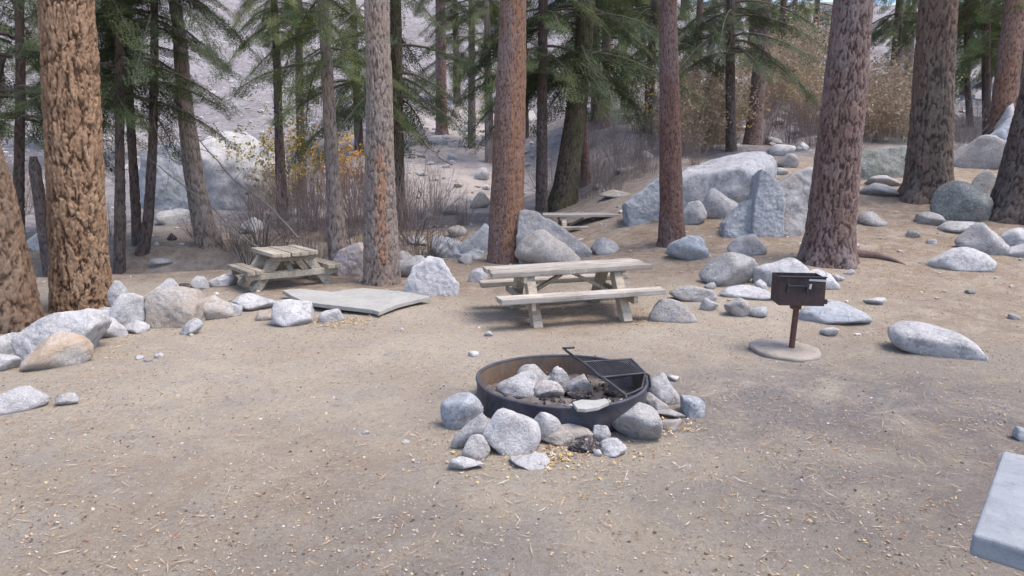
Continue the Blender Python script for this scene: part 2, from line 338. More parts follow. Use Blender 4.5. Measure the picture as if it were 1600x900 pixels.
# ------------------------------------------------------------------ trees
def bark_grid(C, Rr, zs, nseg, cw, ch, depth, seed, flare, scar=None):
    """trunk surface with raised bark plates; C(z)->(x,y), Rr(z)->radius"""
    th = np.arange(nseg) * 2 * math.pi / nseg; Z, T = np.meshgrid(zs, th, indexing='ij')
    r0 = Rr(zs)[:, None] + 0 * T; Rm = float(np.median(Rr(zs))); rs = np.random.RandomState(seed)
    nu = max(5, int(round(2 * math.pi * Rm / cw))); nv = 4096
    p3 = np.stack([np.cos(T) * Rm, np.sin(T) * Rm, Z], -1) / cw
    wu, wv = fbm(p3 * [.9, .9, .22] + seed, 5, g=.68), fbm(p3 * [.8, .8, .3] + seed + 50, 4, g=.65)
    ju, jv, cr = rs.rand(64, 64), rs.rand(64, 64), rs.rand(64, 64)
    def cells(ku, kv, au, av, sq):
        N_ = nu * ku; u = T / (2 * math.pi) * N_ + au * wu * ku; v = Z / ch * kv + av * wv * kv
        iu, iv = np.floor(u).astype(int), np.floor(v).astype(int); f1 = np.full(u.shape, 9.); f2 = f1.copy(); cid = np.zeros(u.shape)
        for du in (-1, 0, 1):
            for dv in (-1, 0, 1):
                a, b = (iu + du) % N_ % 64, (iv + dv) % 64
                d = np.hypot(iu + du + .1 + .8 * ju[a, b] - u, (iv + dv + .1 + .8 * jv[a, b] - v) * sq)
                m = d < f1; f2 = np.where(m, f1, np.minimum(f2, d)); cid = np.where(m, cr[a, b], cid); f1 = np.where(m, d, f1)
        return f2 - f1, cid
    e1, cid = cells(1, 1, .45, .3, .8); e2, cid2 = cells(2, 4, .35, .25, .9)
    fine = fbm(p3 * [3.4, 3.4, 1.0] + seed, 4, g=.7)
    e = np.clip(e1 + .10 * fine, 0, 1); scale = ss(.02, .22, e2 + .08 * fine)
    plate = ss(.0, .16, e) * (.6 + .4 * cid) + .22 * (scale - 1) + .16 * cid2
    e = np.minimum(e, .07 + .5 * np.clip(e2 + .1 * fine, 0, 1)); cid = .55 * cid + .45 * cid2
    fl = flare * np.exp(-np.clip(Z - zs[0] - .1, 0, 9) / (Rm * .9)); lob = 1 + .45 * np.sin(T * 5 + seed + .6 * np.sin(T * 2 + seed)) 
    r = r0 * (1 + fl * lob) + depth * (plate - .6) + depth * .22 * fine + r0 * .035 * fbm(p3 * .12 + seed, 2)
    cx, cy = C(zs)
    V = np.stack([cx[:, None] + r * np.cos(T), cy[:, None] + r * np.sin(T), Z], -1)
    sc = np.zeros_like(e)
    if scar: 
        a0, wa, za, zb_, amt = scar; da = np.abs((T - a0 + math.pi) % (2 * math.pi) - math.pi); sc = amt * ss(wa, wa * .5, da + .18 * wu) * ss(za - .1, za + .2, Z) * ss(zb_, zb_ - .6, Z) * ss(-.5, .3, fine + .3)
    return V.reshape(-1, 3), grid_faces(len(zs), nseg, True), {'edge': e.ravel(), 'cell': np.clip(cid + .25 * fine, 0, 1).ravel(), 'scar': sc.ravel()}

def needle_spray(seed, L=.55, n=60, nl=.085, nw=.017):
    """flat fir spray of single needles, along +x"""
    rs = np.random.RandomState(seed); tw = []
    for s in np.linspace(.05, .95, 8):
        for sd in (-1, 1):
            ln = L * .55 * (1 - .75 * s) + .05; tw.append((s * L, sd * R(52 + rs.uniform(-10, 10)), ln))
    tw.append((0, 0, L)); V = []
    per = max(3, n // len(tw))
    for (x0, a, ln) in tw:
        for t in np.linspace(.1, 1, per if a else per * 2):
            for sd in (-1, 1):
                bx, by = x0 + math.cos(a) * ln * t, math.sin(a) * ln * t; g = a + sd * R(rs.uniform(25, 60)); l = nl * rs.uniform(.7, 1.15)
                dx, dy, dz = math.cos(g) * l, math.sin(g) * l, rs.uniform(-.03, .025); px, py = -math.sin(g) * nw / 2, math.cos(g) * nw / 2
                V += [(bx + px, by + py, 0), (bx - px, by - py, 0), (bx + dx, by + dy, dz)]
    return np.array(V)
def place_sprays(T, O, A, N, S):
    A = A / np.linalg.norm(A, axis=1, keepdims=True); B = np.cross(N, A); B /= np.linalg.norm(B, axis=1, keepdims=True) + 1e-9; N = np.cross(A, B)
    W = O[:, None] + S[:, None, None] * (T[None, :, 0:1] * A[:, None] + T[None, :, 1:2] * B[:, None] + T[None, :, 2:3] * N[:, None])
    V = W.reshape(-1, 3); return V, np.arange(len(V)).reshape(-1, 3)
def fir_crown(name, seed, H=6.8, R0=2.35, nb=38, mat='needle', droop=.55, dens=13, bare=0.12, fill=46):
    rs = np.random.RandomState(seed); t = np.sort(rs.rand(nb) ** 1.25); az = np.arange(nb) * 2.4 + rs.rand(nb) * .9
    L = R0 * (1 - t) ** .75 * rs.uniform(.6, 1.12, nb) + .25; z0 = t * H
    s = np.linspace(0, 1, 7); dr = droop * rs.uniform(.6, 1.35, nb)
    hx = L[:, None] * s; zz = z0[:, None] + L[:, None] * (.18 * s - dr[:, None] * s ** 1.7); wig = rs.randn(nb, 1) * .12 * s ** 2
    ca, sa = np.cos(az[:, None] + wig), np.sin(az[:, None] + wig); P = np.stack([hx * ca, hx * sa, zz], -1)
    V, F = tubes(P, (.012 + .012 * L[:, None]) * (1 - .8 * s), 4)
    O, A, N, S = [], [], [], []
    for i in range(nb):
        k = max(4, int(dens * L[i] / R0 * 2))
        for q in range(k):
            f = bare + (1 - bare) * (q + rs.rand()) / k; j = min(5, int(f * 6)); p = P[i, j] + (P[i, j + 1] - P[i, j]) * (f * 6 - j)
            tg = P[i, j + 1] - P[i, j]; tg = tg / np.linalg.norm(tg); sd = np.cross(tg, [0, 0, 1]); g = rs.choice((-1, 1)) * rs.uniform(.35, 1.1) * (1.1 - .55 * f)
            A.append(tg * math.cos(g) + sd * math.sin(g) + np.array([0, 0, -rs.uniform(.0, .55)])); N.append([rs.randn() * .25, rs.randn() * .25, 1]); O.append(p); S.append(rs.uniform(.75, 1.25) * (1.1 - .4 * f) * min(1.25, .55 + .25 * L[i]))
        A.append(P[i, -1] - P[i, -2]); N.append([0, 0, 1.]); O.append(P[i, -1] * .97 + P[i, -2] * .03); S.append(.9)
    V2, F2 = place_sprays(needle_spray(seed, n=fill), *[np.array(q, float) for q in (O, A, N, S)])
    return mesh(name, np.concatenate([V, V2]), [F, F2 + len(V)], [M['branch'], M[mat]], False, None, np.concatenate([np.zeros(len(F)), np.ones(len(F2))]))
def pine_crown(name, seed, H=8, R0=2.6, nb=42):
    rs = np.random.RandomState(seed); t = rs.rand(nb); az = rs.rand(nb) * 6.283; L = R0 * (1 - .75 * t) * rs.uniform(.6, 1.1, nb); s = np.linspace(0, 1, 5)
    P = np.stack([L[:, None] * s * np.cos(az[:, None]), L[:, None] * s * np.sin(az[:, None]), t[:, None] * H + L[:, None] * (.25 * s ** 2)], -1)
    V, F = tubes(P, (.05 * L / R0)[:, None] * (1 - .7 * s) + .008, 4); O = []
    for i in range(nb):
        for q in range(7): O.append(P[i, 2] + (P[i, 4] - P[i, 2]) * rs.rand() * 1.05 + rs.randn(3) * .22)
    O = np.array(O); n = len(O); nn = 34; d = rs.randn(n, nn, 3); d[..., 2] = np.abs(d[..., 2]) * .8; d /= np.linalg.norm(d, axis=2, keepdims=True); l = rs.uniform(.16, .26, (n, nn, 1))
    pr = np.cross(d, rs.randn(n, nn, 3)); pr /= np.linalg.norm(pr, axis=2, keepdims=True)
    V2 = np.stack([O[:, None] + pr * .011, O[:, None] - pr * .011, O[:, None] + d * l], 2).reshape(-1, 3)
    return mesh(name, np.concatenate([V, V2]), [F, np.arange(len(V2)).reshape(-1, 3) + len(V)], [M['branch'], M['needle_light']], False, None, np.concatenate([np.zeros(len(F)), np.ones(len(V2) // 3)]))
FIR = [fir_crown('fir_crown_a', 11), fir_crown('fir_crown_b', 12, R0=2.9, droop=.7, mat='needle_blue'), fir_crown('fir_crown_c', 13, R0=1.85, nb=40, droop=.5, H=6.5),
       fir_crown('fir_crown_d', 14, R0=2.1, nb=36, droop=.8, mat='needle_light', fill=40)]
PINE = [pine_crown('pine_crown_a', 21), pine_crown('pine_crown_b', 22)]

def tree(name, label, pts, bark, crown=None, cz=8.0, cs=1.0, H=16, cat='tree', Y=None, cw=.09, ch=.26, depth=.022, nseg=72, dz=.045, flare=.25, seed=1, group=None, crot=0.0, scar=None):
    """pts: (px, py, width_px) up the trunk, first one at its foot on the ground"""
    b = hit(pts[0][0], pts[0][1])
    if Y is not None: b = at_y(pts[0][0], pts[0][1], Y); b[2] = gz(b[0], b[1])
    r0 = pts[0][2] / 2 / FPX * zc(b); b[1] += r0 * .8; b[0] *= b[1] / (b[1] - r0 * .8); b[2] = float(gz(b[0], b[1]))
    Q = [at_y(x, y, b[1]) for x, y, _ in pts]; rr = [wd / 2 / FPX * zc(q) * math.cos(math.atan2(q[0], q[1])) for q, (_, _, wd) in zip(Q, pts)]
    z = np.array([q[2] - b[2] for q in Q]); z[0] = 0; ox = np.array([q[0] - b[0] for q in Q]); rr = np.array(rr)
    zt = z[-1]; slope = (ox[-1] - ox[0]) / max(.5, zt)
    z = np.concatenate([[-.4], z, [zt + 3, H]]); ox = np.concatenate([[ox[0] - slope * .4], ox, [ox[-1] + slope * 2.4, ox[-1] + slope * 4]])
    rr = np.concatenate([[rr[0]], rr, [rr[-1] * .9, rr[-1] * .3]])
    zs = np.concatenate([np.arange(-.3, min(zt + .6, 7.5), dz), np.linspace(min(zt + .6, 7.5) + dz, H, 14)])
    wob = lambda s: .02 * np.sin(s * 1.3 + seed)
    V, F, at = bark_grid(lambda s: (np.interp(s, z, ox), wob(s) * .5), lambda s: np.interp(s, z, rr), zs, nseg, cw, ch, depth, seed, flare, scar)
    root = tag(empty(name, b), label, cat, group)
    link('trunk', mesh('trunk', V, F, M[bark], True, at), root)
    if crown is not None:
        c = link('crown', crown, root, (float(np.interp(cz, z, ox)), 0, cz), (0, 0, crot)); c.scale = (cs, cs, cs)
    return root
NEAR = dict(nseg=220, dz=.017, cw=.125, ch=.42, depth=.045)
tree('pine_tree', 'thick orange-brown pine with deeply plated bark at the left', [(130, 492, 98), (124, 380, 92), (117, 250, 90), (104, 0, 85)], 'bark_orange', PINE[0], 9, 1.1, 19, seed=3, flare=.12, **NEAR)
tree('pine_tree', 'brown pine trunk leaning out of the left edge of the picture', [(18, 522, 112), (-2, 400, 96), (-22, 300, 88), (-48, 190, 76), (-90, 0, 66)], 'bark_brown', PINE[1], 9, 1, 18, seed=5, nseg=150, dz=.024, cw=.10, ch=.32, depth=.03, flare=.15)
tree('pine_tree', 'grey pine with a rusty scar down its trunk, behind the flat slab', [(597, 447, 58), (594, 300, 48), (593, 150, 40), (588, 0, 37)], 'bark_grey', PINE[0], 8.5, .9, 17, seed=8, scar=(R(285), .42, .3, 2.6, .75), nseg=140, dz=.026, cw=.07, ch=.22, depth=.022, crot=1, flare=.16)
tree('pine_tree', 'straight orange and violet-brown pine right behind the big picnic table', [(789, 412, 56), (793, 300, 51), (798, 150, 46), (802, 0, 41)], 'bark_rust', PINE[1], 9, 1, 18, seed=9, scar=(R(310), .9, -.5, 9, .55), nseg=140, dz=.026, cw=.055, ch=.17, depth=.014, crot=2, flare=.06)
tree('pine_tree', 'slim dark red-brown pine in front of the long pale boulder', [(1050, 385, 42), (1049, 320, 37), (1046, 150, 31), (1043, 0, 27)], 'bark_red', PINE[0], 9.5, .8, 17, seed=12, nseg=110, dz=.03, cw=.05, ch=.16, depth=.013, crot=3, flare=.42)
tree('pine_tree', 'thick red-brown pine with flared roots behind the pedestal grill', [(1292, 418, 84), (1297, 370, 78), (1308, 250, 71), (1322, 120, 65), (1334, 0, 61)], 'bark_redbrown', PINE[1], 9, 1.2, 20, seed=14, nseg=170, dz=.026, cw=.085, ch=.30, depth=.034, crot=4, flare=.30)
tree('pine_tree', 'wide grey-brown pine among the boulders at the right', [(1447, 318, 82), (1450, 280, 72), (1457, 150, 66), (1466, 0, 60)], 'bark_brown_dark', PINE[0], 10, 1.2, 20, seed=15, nseg=150, dz=.04, cw=.11, ch=.36, depth=.04, crot=5, flare=.36)
tree('pine_tree', 'dark grey trunk leaning out of the right edge of the picture', [(1588, 352, 104), (1603, 280, 94), (1622, 190, 84), (1646, 90, 76)], 'bark_dark', PINE[1], 9.5, 1, 19, seed=16, nseg=150, dz=.035, cw=.09, ch=.28, depth=.03, crot=1, flare=.2)
tree('pine_tree', 'orange-brown trunk behind the dark leaning trunk at the right edge', [(1566, 205, 44), (1574, 120, 40), (1584, 40, 38), (1588, 0, 37)], 'bark_rust', PINE[0], 10, 1, 18, seed=17, scar=(R(230), 1.0, -1, 9, .35), nseg=90, dz=.06, Y=25, depth=.03, crot=2)
tree('fir_tree', 'mossy dark fir leaning right, behind the far picnic table', [(878, 334, 50), (884, 290, 40), (898, 190, 32), (910, 100, 28), (917, 0, 25)], 'bark_moss', FIR[1], 3.9, 1.15, 14, seed=18, nseg=90, Y=20.5, flare=.15)
tree('fir_tree', 'thin dark trunk just left of the mossy leaning fir', [(846, 330, 19), (847, 200, 16), (848, 60, 14)], 'bark_dark', FIR[0], 4.1, 1.0, 13, seed=19, nseg=48, Y=20, crot=.7)
tree('fir_tree', 'thin dark trunk with a flared foot just right of the mossy leaning fir', [(914, 300, 20), (911, 220, 15), (908, 100, 13)], 'bark_red', FIR[2], 6, 1, 13, seed=20, nseg=48, Y=23, crot=.4)
tree('pine_tree', 'reddish trunk on the slope midway between leaning fir and slim red pine', [(944, 226, 18), (946, 150, 15), (948, 20, 14)], 'bark_rust', FIR[3], 7.2, 1.1, 15, seed=21, nseg=48, Y=33, crot=2.2)
tree('fir_tree', 'thin grey trunk just left of the slim dark red-brown pine', [(974, 215, 11), (975, 100, 10), (976, 0, 9)], 'bark_dark', FIR[0], 5.2, 1.2, 15, seed=22, nseg=40, Y=36, crot=1.2)
tree('fir_tree', 'bushy dark green fir above the long pale boulder', [(1142, 244, 17), (1141, 150, 15), (1141, 0, 13)], 'bark_dark', FIR[1], 3.3, .95, 13, seed=23, nseg=48, Y=24, crot=2.9)
tree('pine_tree', 'leaning grey-violet trunk rising from behind the long pale boulder', [(1174, 242, 28), (1180, 180, 24), (1190, 80, 22), (1196, 0, 20)], 'bark_redbrown', FIR[2], 7.0, 1.1, 14, seed=24, nseg=60, Y=27, crot=.2)
tree('fir_tree', 'thin straight dark trunk right beside the thick plated pine', [(188, 436, 20), (187, 300, 16), (187, 100, 14), (187, 0, 13)], 'bark_dark', FIR[0], 3.9, .95, 13, seed=25, nseg=56, Y=15.3, crot=.3)
tree('fir_tree', 'second thin dark trunk from the thick plated pine', [(216, 402, 17), (212, 330, 15), (203, 160, 13), (200, 0, 11)], 'bark_dark', FIR[2], 4.5, .9, 12, seed=26, nseg=56, Y=16.6, crot=1.3)
tree('fir_tree', 'third thin trunk from the thick plated pine, bent near its foot', [(224, 418, 22), (232, 340, 17), (239, 230, 14), (241, 60, 12), (241, 0, 12)], 'bark_dark', FIR[1], 5.4, .9, 13, seed=27, nseg=56, Y=16, crot=2.3)
tree('fir_tree', 'leaning brown-grey fir trunk in front of the huge left boulder', [(330, 408, 44), (318, 350, 36), (304, 280, 31), (288, 160, 25), (280, 50, 20)], 'bark_grey', FIR[2], 6.0, .7, 13, seed=28, nseg=90, Y=16.6, flare=.2, crot=4.1)
tree('fir_tree', 'slim trunk with yellow leaves beside it, nearest the huge left boulder', [(440, 302, 19), (436, 220, 14), (432, 80, 11)], 'bark_dark', FIR[3], 5.6, .7, 13, seed=29, nseg=48, Y=21, crot=5.0)
tree('fir_tree', 'slim trunk standing between yellow leaves and the tall grey trunk', [(470, 268, 13), (468, 150, 12), (467, 30, 11)], 'bark_dark', FIR[0], 6.8, .85, 15, seed=30, nseg=40, Y=28, crot=2.0)
tree('fir_tree', 'tall grey trunk rising behind the small left picnic table', [(528, 408, 32), (524, 330, 25), (516, 200, 20), (508, 60, 17)], 'bark_grey', FIR[3], 4.9, .9, 14, seed=31, nseg=70, Y=15.5, flare=.2, crot=3.3)
tree('fir_tree', 'dark green fir half hidden behind the scarred grey pine', [(622, 310, 20), (621, 200, 18), (619, 60, 17)], 'bark_moss', FIR[1], 3.7, 1.05, 14, seed=32, nseg=60, Y=20, crot=.9)
tree('pine_tree', 'short length of reddish trunk high on the pale slope', [(690, 182, 19), (689, 120, 17), (688, 0, 15)], 'bark_rust', FIR[2], 9, 1.4, 18, seed=33, nseg=48, Y=42, crot=1.9)
tree('pine_tree', 'small grey trunk on the pale slope left of the straight orange pine', [(737, 208, 13), (737, 150, 11), (737, 60, 10)], 'bark_grey', FIR[0], 6.8, 1.3, 16, seed=34, nseg=40, Y=38, crot=5.5)
tree('fir_tree', 'dark fir behind the leftmost pines, boughs hanging low', [(30, 380, 20), (30, 250, 17), (32, 100, 15)], 'bark_dark', FIR[1], 3.0, 1.15, 13, seed=35, nseg=48, Y=17, crot=1.1)
tree('fir_tree', 'green fir at the upper right behind the wide grey-brown pine', [(1541, 235, 15), (1541, 120, 14), (1541, 0, 12)], 'bark_dark', FIR[3], 3.6, 1.2, 14, seed=36, nseg=48, Y=27, crot=.5)
tree('fir_tree', 'thin bluish trunk right of the wide grey-brown pine', [(1512, 235, 11), (1511, 120, 10), (1510, 0, 9)], 'bark_dark', FIR[0], 4.6, 1.1, 14, seed=37, nseg=40, Y=30, crot=1.5)
# broken snag
def snag():
    b = hit(68, 345); b = at_y(68, 345, 15.0); b[2] = float(gz(b[0], b[1])); top = at_y(66, 242, 15.0)[2] - b[2]
    zs = np.arange(-.3, top, .05); V, F, at = bark_grid(lambda s: (-.02 * s, 0 * s), lambda s: np.interp(s, [0, top - .25, top], [.125, .11, .05]), zs, 40, .06, .2, .02, 77, .1)
    tag(link('snag', mesh('snag', V, F, M['bark_dark'], True, at), None, tuple(b)), 'short dark broken snag between the two leftmost pines', 'dead tree')
snag()
# forest further up
rs = np.random.RandomState(5)
far = [(10, 50), (85, 38), (150, 34), (560, 36), (715, 52), (765, 34), (820, 40), (930, 34), (1000, 48), (1012, 30), (1085, 40), (1105, 58), (1165, 58), (1212, 44), (1186, 66), (1262, 60), (1390, 36), (1410, 56), (1500, 44), (1535, 60), (1590, 42), (1660, 36), (-60, 30), (1580, 30),
       (1130, 75), (1060, 85), (1400, 80), (1500, 85), (1570, 75), (980, 75), (900, 85), (1230, 90)]
for i, (px, Y) in enumerate(far):
    p = at_y(px, 200, Y); g = float(gz(p[0], Y)); r = .14 + .003 * Y
    H = 14 + rs.rand() * 4
    root = tag(empty('fir_tree', (p[0], Y, g)), '', 'tree', 'distant firs of the forest'); numbered(root, 'slender fir far back in the forest, %s from the left')
    zs = np.linspace(-.4, H, 26); V, F, at = bark_grid(lambda s: (s * rs.uniform(-.02, .02), 0 * s), lambda s: np.interp(s, [0, H], [r, .03]), zs, 12, .09, .25, .01, i + 100, .2)
    link('trunk', mesh('trunk', V, F, M[('bark_dark', 'bark_redbrown', 'bark_grey')[i % 3]], True, at), root)
    c = link('crown', FIR[(0, 3, 2, 1)[i % 4]], root, (0, 0, 2.2 + rs.rand() * 2.0), (0, 0, rs.rand() * 6)); k = rs.uniform(1.0, 1.35); c.scale = (k, k, k * 1.1)

# ------------------------------------------------------------------ rocks
def ico(n):
    bm = bmesh.new(); bmesh.ops.create_icosphere(bm, subdivisions=n, radius=1.0); bm.verts.ensure_lookup_table()
    V = np.array([v.co[:] for v in bm.verts]); F = np.array([[v.index for v in f.verts] for f in bm.faces]); bm.free(); return V, F
ICO = {n: ico(n) for n in (1, 2, 3, 4, 5)}
ICO[0] = (np.array([[1, 0, 0], [-1, 0, 0], [0, 1, 0], [0, -1, 0], [0, 0, 1], [0, 0, -1]], float), np.array([[0, 2, 4], [2, 1, 4], [1, 3, 4], [3, 0, 4], [2, 0, 5], [1, 2, 5], [3, 1, 5], [0, 3, 5]]))
def rock_shape(seed, sub=4, cuts=11, rough=.075, taper=.25, peak=0.0, round_=16.0):
    """boulder in a unit box: a rounded, chipped polyhedron; taper narrows the top, peak shifts it sideways"""
    rs = np.random.RandomState(seed); D, F = ICO[sub]
    n = rs.randn(cuts, 3); n /= np.linalg.norm(n, axis=1, keepdims=True); d = rs.uniform(.5, .85, cuts)
    dot = np.clip(D @ n.T, 1e-3, None) / d
    r = 1 / (np.sum(dot ** round_, axis=1) + .9 ** round_) ** (1 / round_)
    V = D * r[:, None]
    V = V * (1 + (rough * fbm(V * 1.7 + seed * 3.1, 4) + rough * .35 * np.abs(fbm(V * 3.6 + seed, 3)) + rough * .3 * fbm(V * 9 + seed, 2))[:, None])
    V = (V - V.min(0)) / (V.max(0) - V.min(0)); V[:, :2] -= .5
    k = 1 - taper * V[:, 2] ** 1.2; V[:, 0] = V[:, 0] * k + peak * V[:, 2]; V[:, 1] = V[:, 1] * (1 - .7 * taper * V[:, 2])
    V[:, 0] = (V[:, 0] - V[:, 0].min()) / np.ptp(V[:, 0]) - .5; V[:, 1] = (V[:, 1] - V[:, 1].min()) / np.ptp(V[:, 1]) - .5
    return V, F
_rk = [100]
def rock(label, x0, x1, yt, yb, mat='g', taper=.25, peak=0., dr=.75, name='rock', cat='rock', Y=None, zb=None, bury=.26, sub=None, cuts=11, rough=.075, group=None, seed=None, round_=16.):
    """a rock whose foot meets the ground at pixel row yb, between columns x0 and x1, its top at row yt"""
    _rk[0] += 1; seed = seed or _rk[0]; xc = (x0 + x1) / 2
    if Y is not None: f = at_y(xc, yb, Y)
    elif zb is not None: f = at_z(xc, yb, zb)
    else: f = hit(xc, yb)
    w_ = (x1 - x0) / FPX * zc(f) * 1.08; dep = w_ * dr
    yc = f[1] + dep * .42; c = f * 1.0; c[0] = f[0] * yc / f[1]; c[1] = yc
    gb = (float(gz(c[0], c[1])) if zb is None else zb); gf = (float(gz(f[0], f[1])) if zb is None else zb)
    top = at_y(xc, yt, yc + dep * .12)[2]; h = max((top - gb) * 1.04, .13 * w_)
    base = min(gb, gf) - bury * h; H = gb + h - base
    V, F = rock_shape(seed, sub or (5 if w_ > 1.4 and x1 - x0 > 90 else 4 if x1 - x0 > 26 else 3), cuts, rough, taper, peak, round_)
    V = V * [w_, dep, H]; a = -math.atan2(c[0], c[1])
    o = link(name, mesh(name, V + [0, 0, base - gb], F, M[mat], True), None, (c[0], c[1], gb), (0, 0, a))
    return tag(o, label, cat, group)
def hull_rock(label, base, pts, mat, depth=.8, Y0=None, name='boulder', soft=3, rough=.022, seed=None, step=None):
    """faceted boulder from outline points (px, py, metres behind the foot)"""
    _rk[0] += 1; seed = seed or _rk[0]; f = hit(*base)
    if Y0: f = at_y(base[0], base[1], Y0); f[2] = gz(f[0], f[1])
    P = np.array([at_y(x, y, f[1] + d) for x, y, d in pts]); c = np.array([P[:, 0].mean(), f[1] + depth / 2, 0.]); c[2] = float(gz(c[0], c[1]))
    Bk = P * 1.0; Bk[:, 0] = c[0] + (P[:, 0] - c[0]) * .85; Bk[:, 1] += depth; Bk[:, 2] = c[2] + (P[:, 2] - c[2]) * .88
    A = np.concatenate([P, Bk]); lowz = min(A[:, 2].min(), c[2]) - .12 * np.ptp(A[:, 2]); lo = A[A[:, 2] < np.median(A[:, 2])].copy(); lo[:, 2] = lowz
    A = np.concatenate([A, lo]) - c
    bm = bmesh.new(); [bm.verts.new(a) for a in A]; r = bmesh.ops.convex_hull(bm, input=bm.verts[:])
    bmesh.ops.delete(bm, geom=[v for v in bm.verts if not v.link_faces], context='VERTS')
    st = step or max(.03, np.ptp(P[:, 0]) / 26)
    for _ in range(7):
        E = [e for e in bm.edges if e.calc_length() > st]
        if not E: break
        bmesh.ops.subdivide_edges(bm, edges=E, cuts=1); bmesh.ops.triangulate(bm, faces=[q_ for q_ in bm.faces if len(q_.verts) > 3])
    for _ in range(soft): bmesh.ops.smooth_vert(bm, verts=bm.verts[:], factor=.5, use_axis_x=True, use_axis_y=True, use_axis_z=True)
    bm.normal_update(); V = np.array([v.co[:] for v in bm.verts]); N = np.array([v.normal[:] for v in bm.verts]); sz = np.ptp(P[:, 0])
    V = V + N * (sz * rough * (fbm(V / sz * 4 + seed, 4) + .5 * fbm(V / sz * 13 + seed, 3)))[:, None]
    bm.verts.index_update(); F = np.array([[v.index for v in q_.verts] for q_ in bm.faces if len(q_.verts) == 3]); bm.free()
    return tag(link(name, mesh(name, V, F, M[mat], True), None, tuple(c)), label, name)
B = dict(name='boulder', cat='boulder')
# row of rocks along the left edge of the site
rock('white rock cut by the left edge of the picture below the leaning pine', -25, 28, 552, 582, 'w', .2)
hull_rock('big whitish rock in front of the two leftmost pines', (60, 563), [(17, 530, .05), (45, 503, .12), (100, 487, .22), (138, 490, .25), (144, 510, .15), (100, 550, 0), (60, 564, 0), (28, 562, 0)], 'w', .5)
rock('rust-stained rock leaning on the big whitish rock, farthest forward of the left row', 46, 139, 520, 577, 'o', .45, .15, .6)
rock('low white rock with a dark underside at the foot of the plated pine', 129, 194, 496, 531, 'w', .5, -.2, .6)
rock('upright white slab rock touching the plated pine', 176, 224, 438, 492, 'w', .6, -.25, .45)
rock('smooth white rock leaning against the tan cracked boulder', 171, 230, 458, 518, 'w', .45, .25, .6)
hull_rock('tan-grey cracked boulder in the left row of rocks', (250, 513), [(225, 464, .05), (245, 451, .12), (285, 455, .2), (307, 476, .2), (300, 492, .05), (252, 514, 0), (228, 509, 0)], 't', .5)
rock('white-topped rock peeking over the tan cracked boulder', 222, 286, 436, 482, 'w', .55, .05, .5)
rock('small dark red rock behind the left row of rocks', 280, 302, 442, 455, 'd', .2, sub=3)
rock('small white rock behind the left row, nearest the dark red one', 299, 326, 431, 453, 'w', .4)
rock('low whitish rock behind the left row, nearest the small left table', 328, 370, 428, 448, 'w', .5)
rock('rough grey-tan rock between tan boulder and white rocks of the left row', 310, 367, 461, 500, 't', .4, .1, rough=.13)
rock('small white wedge of stone at the end of the tan boulder', 284, 316, 497, 524, 'w', .3, .3)
rock('tiny pale stone touching the front of the tan boulder', 249, 266, 497, 512, 'w', .2, sub=3)
rock('long white rock left of the flat slab', 368, 436, 457, 486, 'w', .5, -.1)
rock('round mottled grey-white rock left of the flat slab', 428, 490, 468, 510, 'w', .35)
rock('small tan stone beside the round mottled rock', 400, 432, 484, 501, 't', .3)
rock('small white stone among yellow leaves in front of the flat slab', 499, 537, 482, 505, 'w', .3)
rock('white flat rock sunk into the dirt at the left edge', -6, 70, 604, 645, 'w', .55, .15, .7)
rock('small grey stone lying right of the flat sunk white rock', 91, 121, 614, 635, 'g', .3)
hull_rock('pinkish upright rock between the small left table and the scarred pine', (545, 432), [(560, 378, .1), (567, 392, .02), (569, 429, 0), (530, 432, 0), (519, 412, .1), (528, 391, .1)], 'p', .5)
hull_rock('large white pyramid-shaped rock right of the scarred pine', (672, 461), [(670, 401, .2), (688, 404, .15), (717, 446, .05), (714, 460, 0), (655, 461, 0), (629, 453, .1), (643, 419, .12)], 'w', .5)
rock('long grey-tan rock behind the white pyramid-shaped rock', 612, 690, 398, 434, 'g', .5, .2, .6)
rock('small tan rock touching the right side of the scarred pine', 612, 644, 392, 414, 't', .4)
hull_rock('blue-grey slab rock left of the straight orange pine', (715, 406), [(674, 370, .1), (692, 371, .2), (757, 393, .1), (757, 407, 0), (690, 406, 0), (672, 386, 0)], 'b', .7)
rock('pale blue rock partly hidden by the straight orange pine', 706, 775, 350, 402, 'b', .5, .15, .6, cuts=8, **B)
rock('small white rock at the left end of the big picnic table', 733, 762, 419, 442, 'w', .3)
rock('small pale stone above the left end of the big picnic table', 716, 738, 398, 412, 'g', .3)
hull_rock('big grey wedge-shaped boulder sloping down to the right behind the big table', (870, 408), [(812, 329, .3), (834, 331, .2), (884, 358, .1), (927, 394, 0), (926, 409, 0), (815, 411, 0), (806, 370, 0)], 'g', .8)
rock('tan boulder between the straight orange pine and the grey wedge', 806, 905, 360, 414, 't', .4, -.1, .45, cuts=8, **B)
rock('low grey rock at the end of the grey wedge boulder', 924, 967, 371, 398, 'g', .5)
hull_rock('long boulder with a pale flat roof-like top behind the slim red pine', (1135, 338), [(1062, 276, .0), (1100, 268, -.05), (1150, 260, -.05), (1182, 270, 0), (1072, 262, .9), (1150, 242, 1.2), (1196, 236, 1.3), (1217, 252, 1.1), (1072, 338, 1.0), (1130, 339, .9), (1198, 339, .8), (1216, 330, 1.2)], 'w', .5)
hull_rock('bluish slanted boulder left of the slim red pine', (1010, 349), [(976, 318, 0), (1000, 299, .1), (1035, 275, .25), (1066, 260, .5), (984, 347, 0), (1042, 353, 0), (1066, 345, .3)], 'b', .8)
rock('tan rock behind the right end of the far picnic table', 938, 994, 312, 350, 't', .6, -.1, .6, cuts=8, Y=19.2)
rock('white rock touching the right side of the slim red pine', 1062, 1102, 314, 352, 'w', .4)
rock('mottled pale rock in the hollow under the long boulder', 1092, 1160, 290, 342, 'w', .5, -.1, .6)
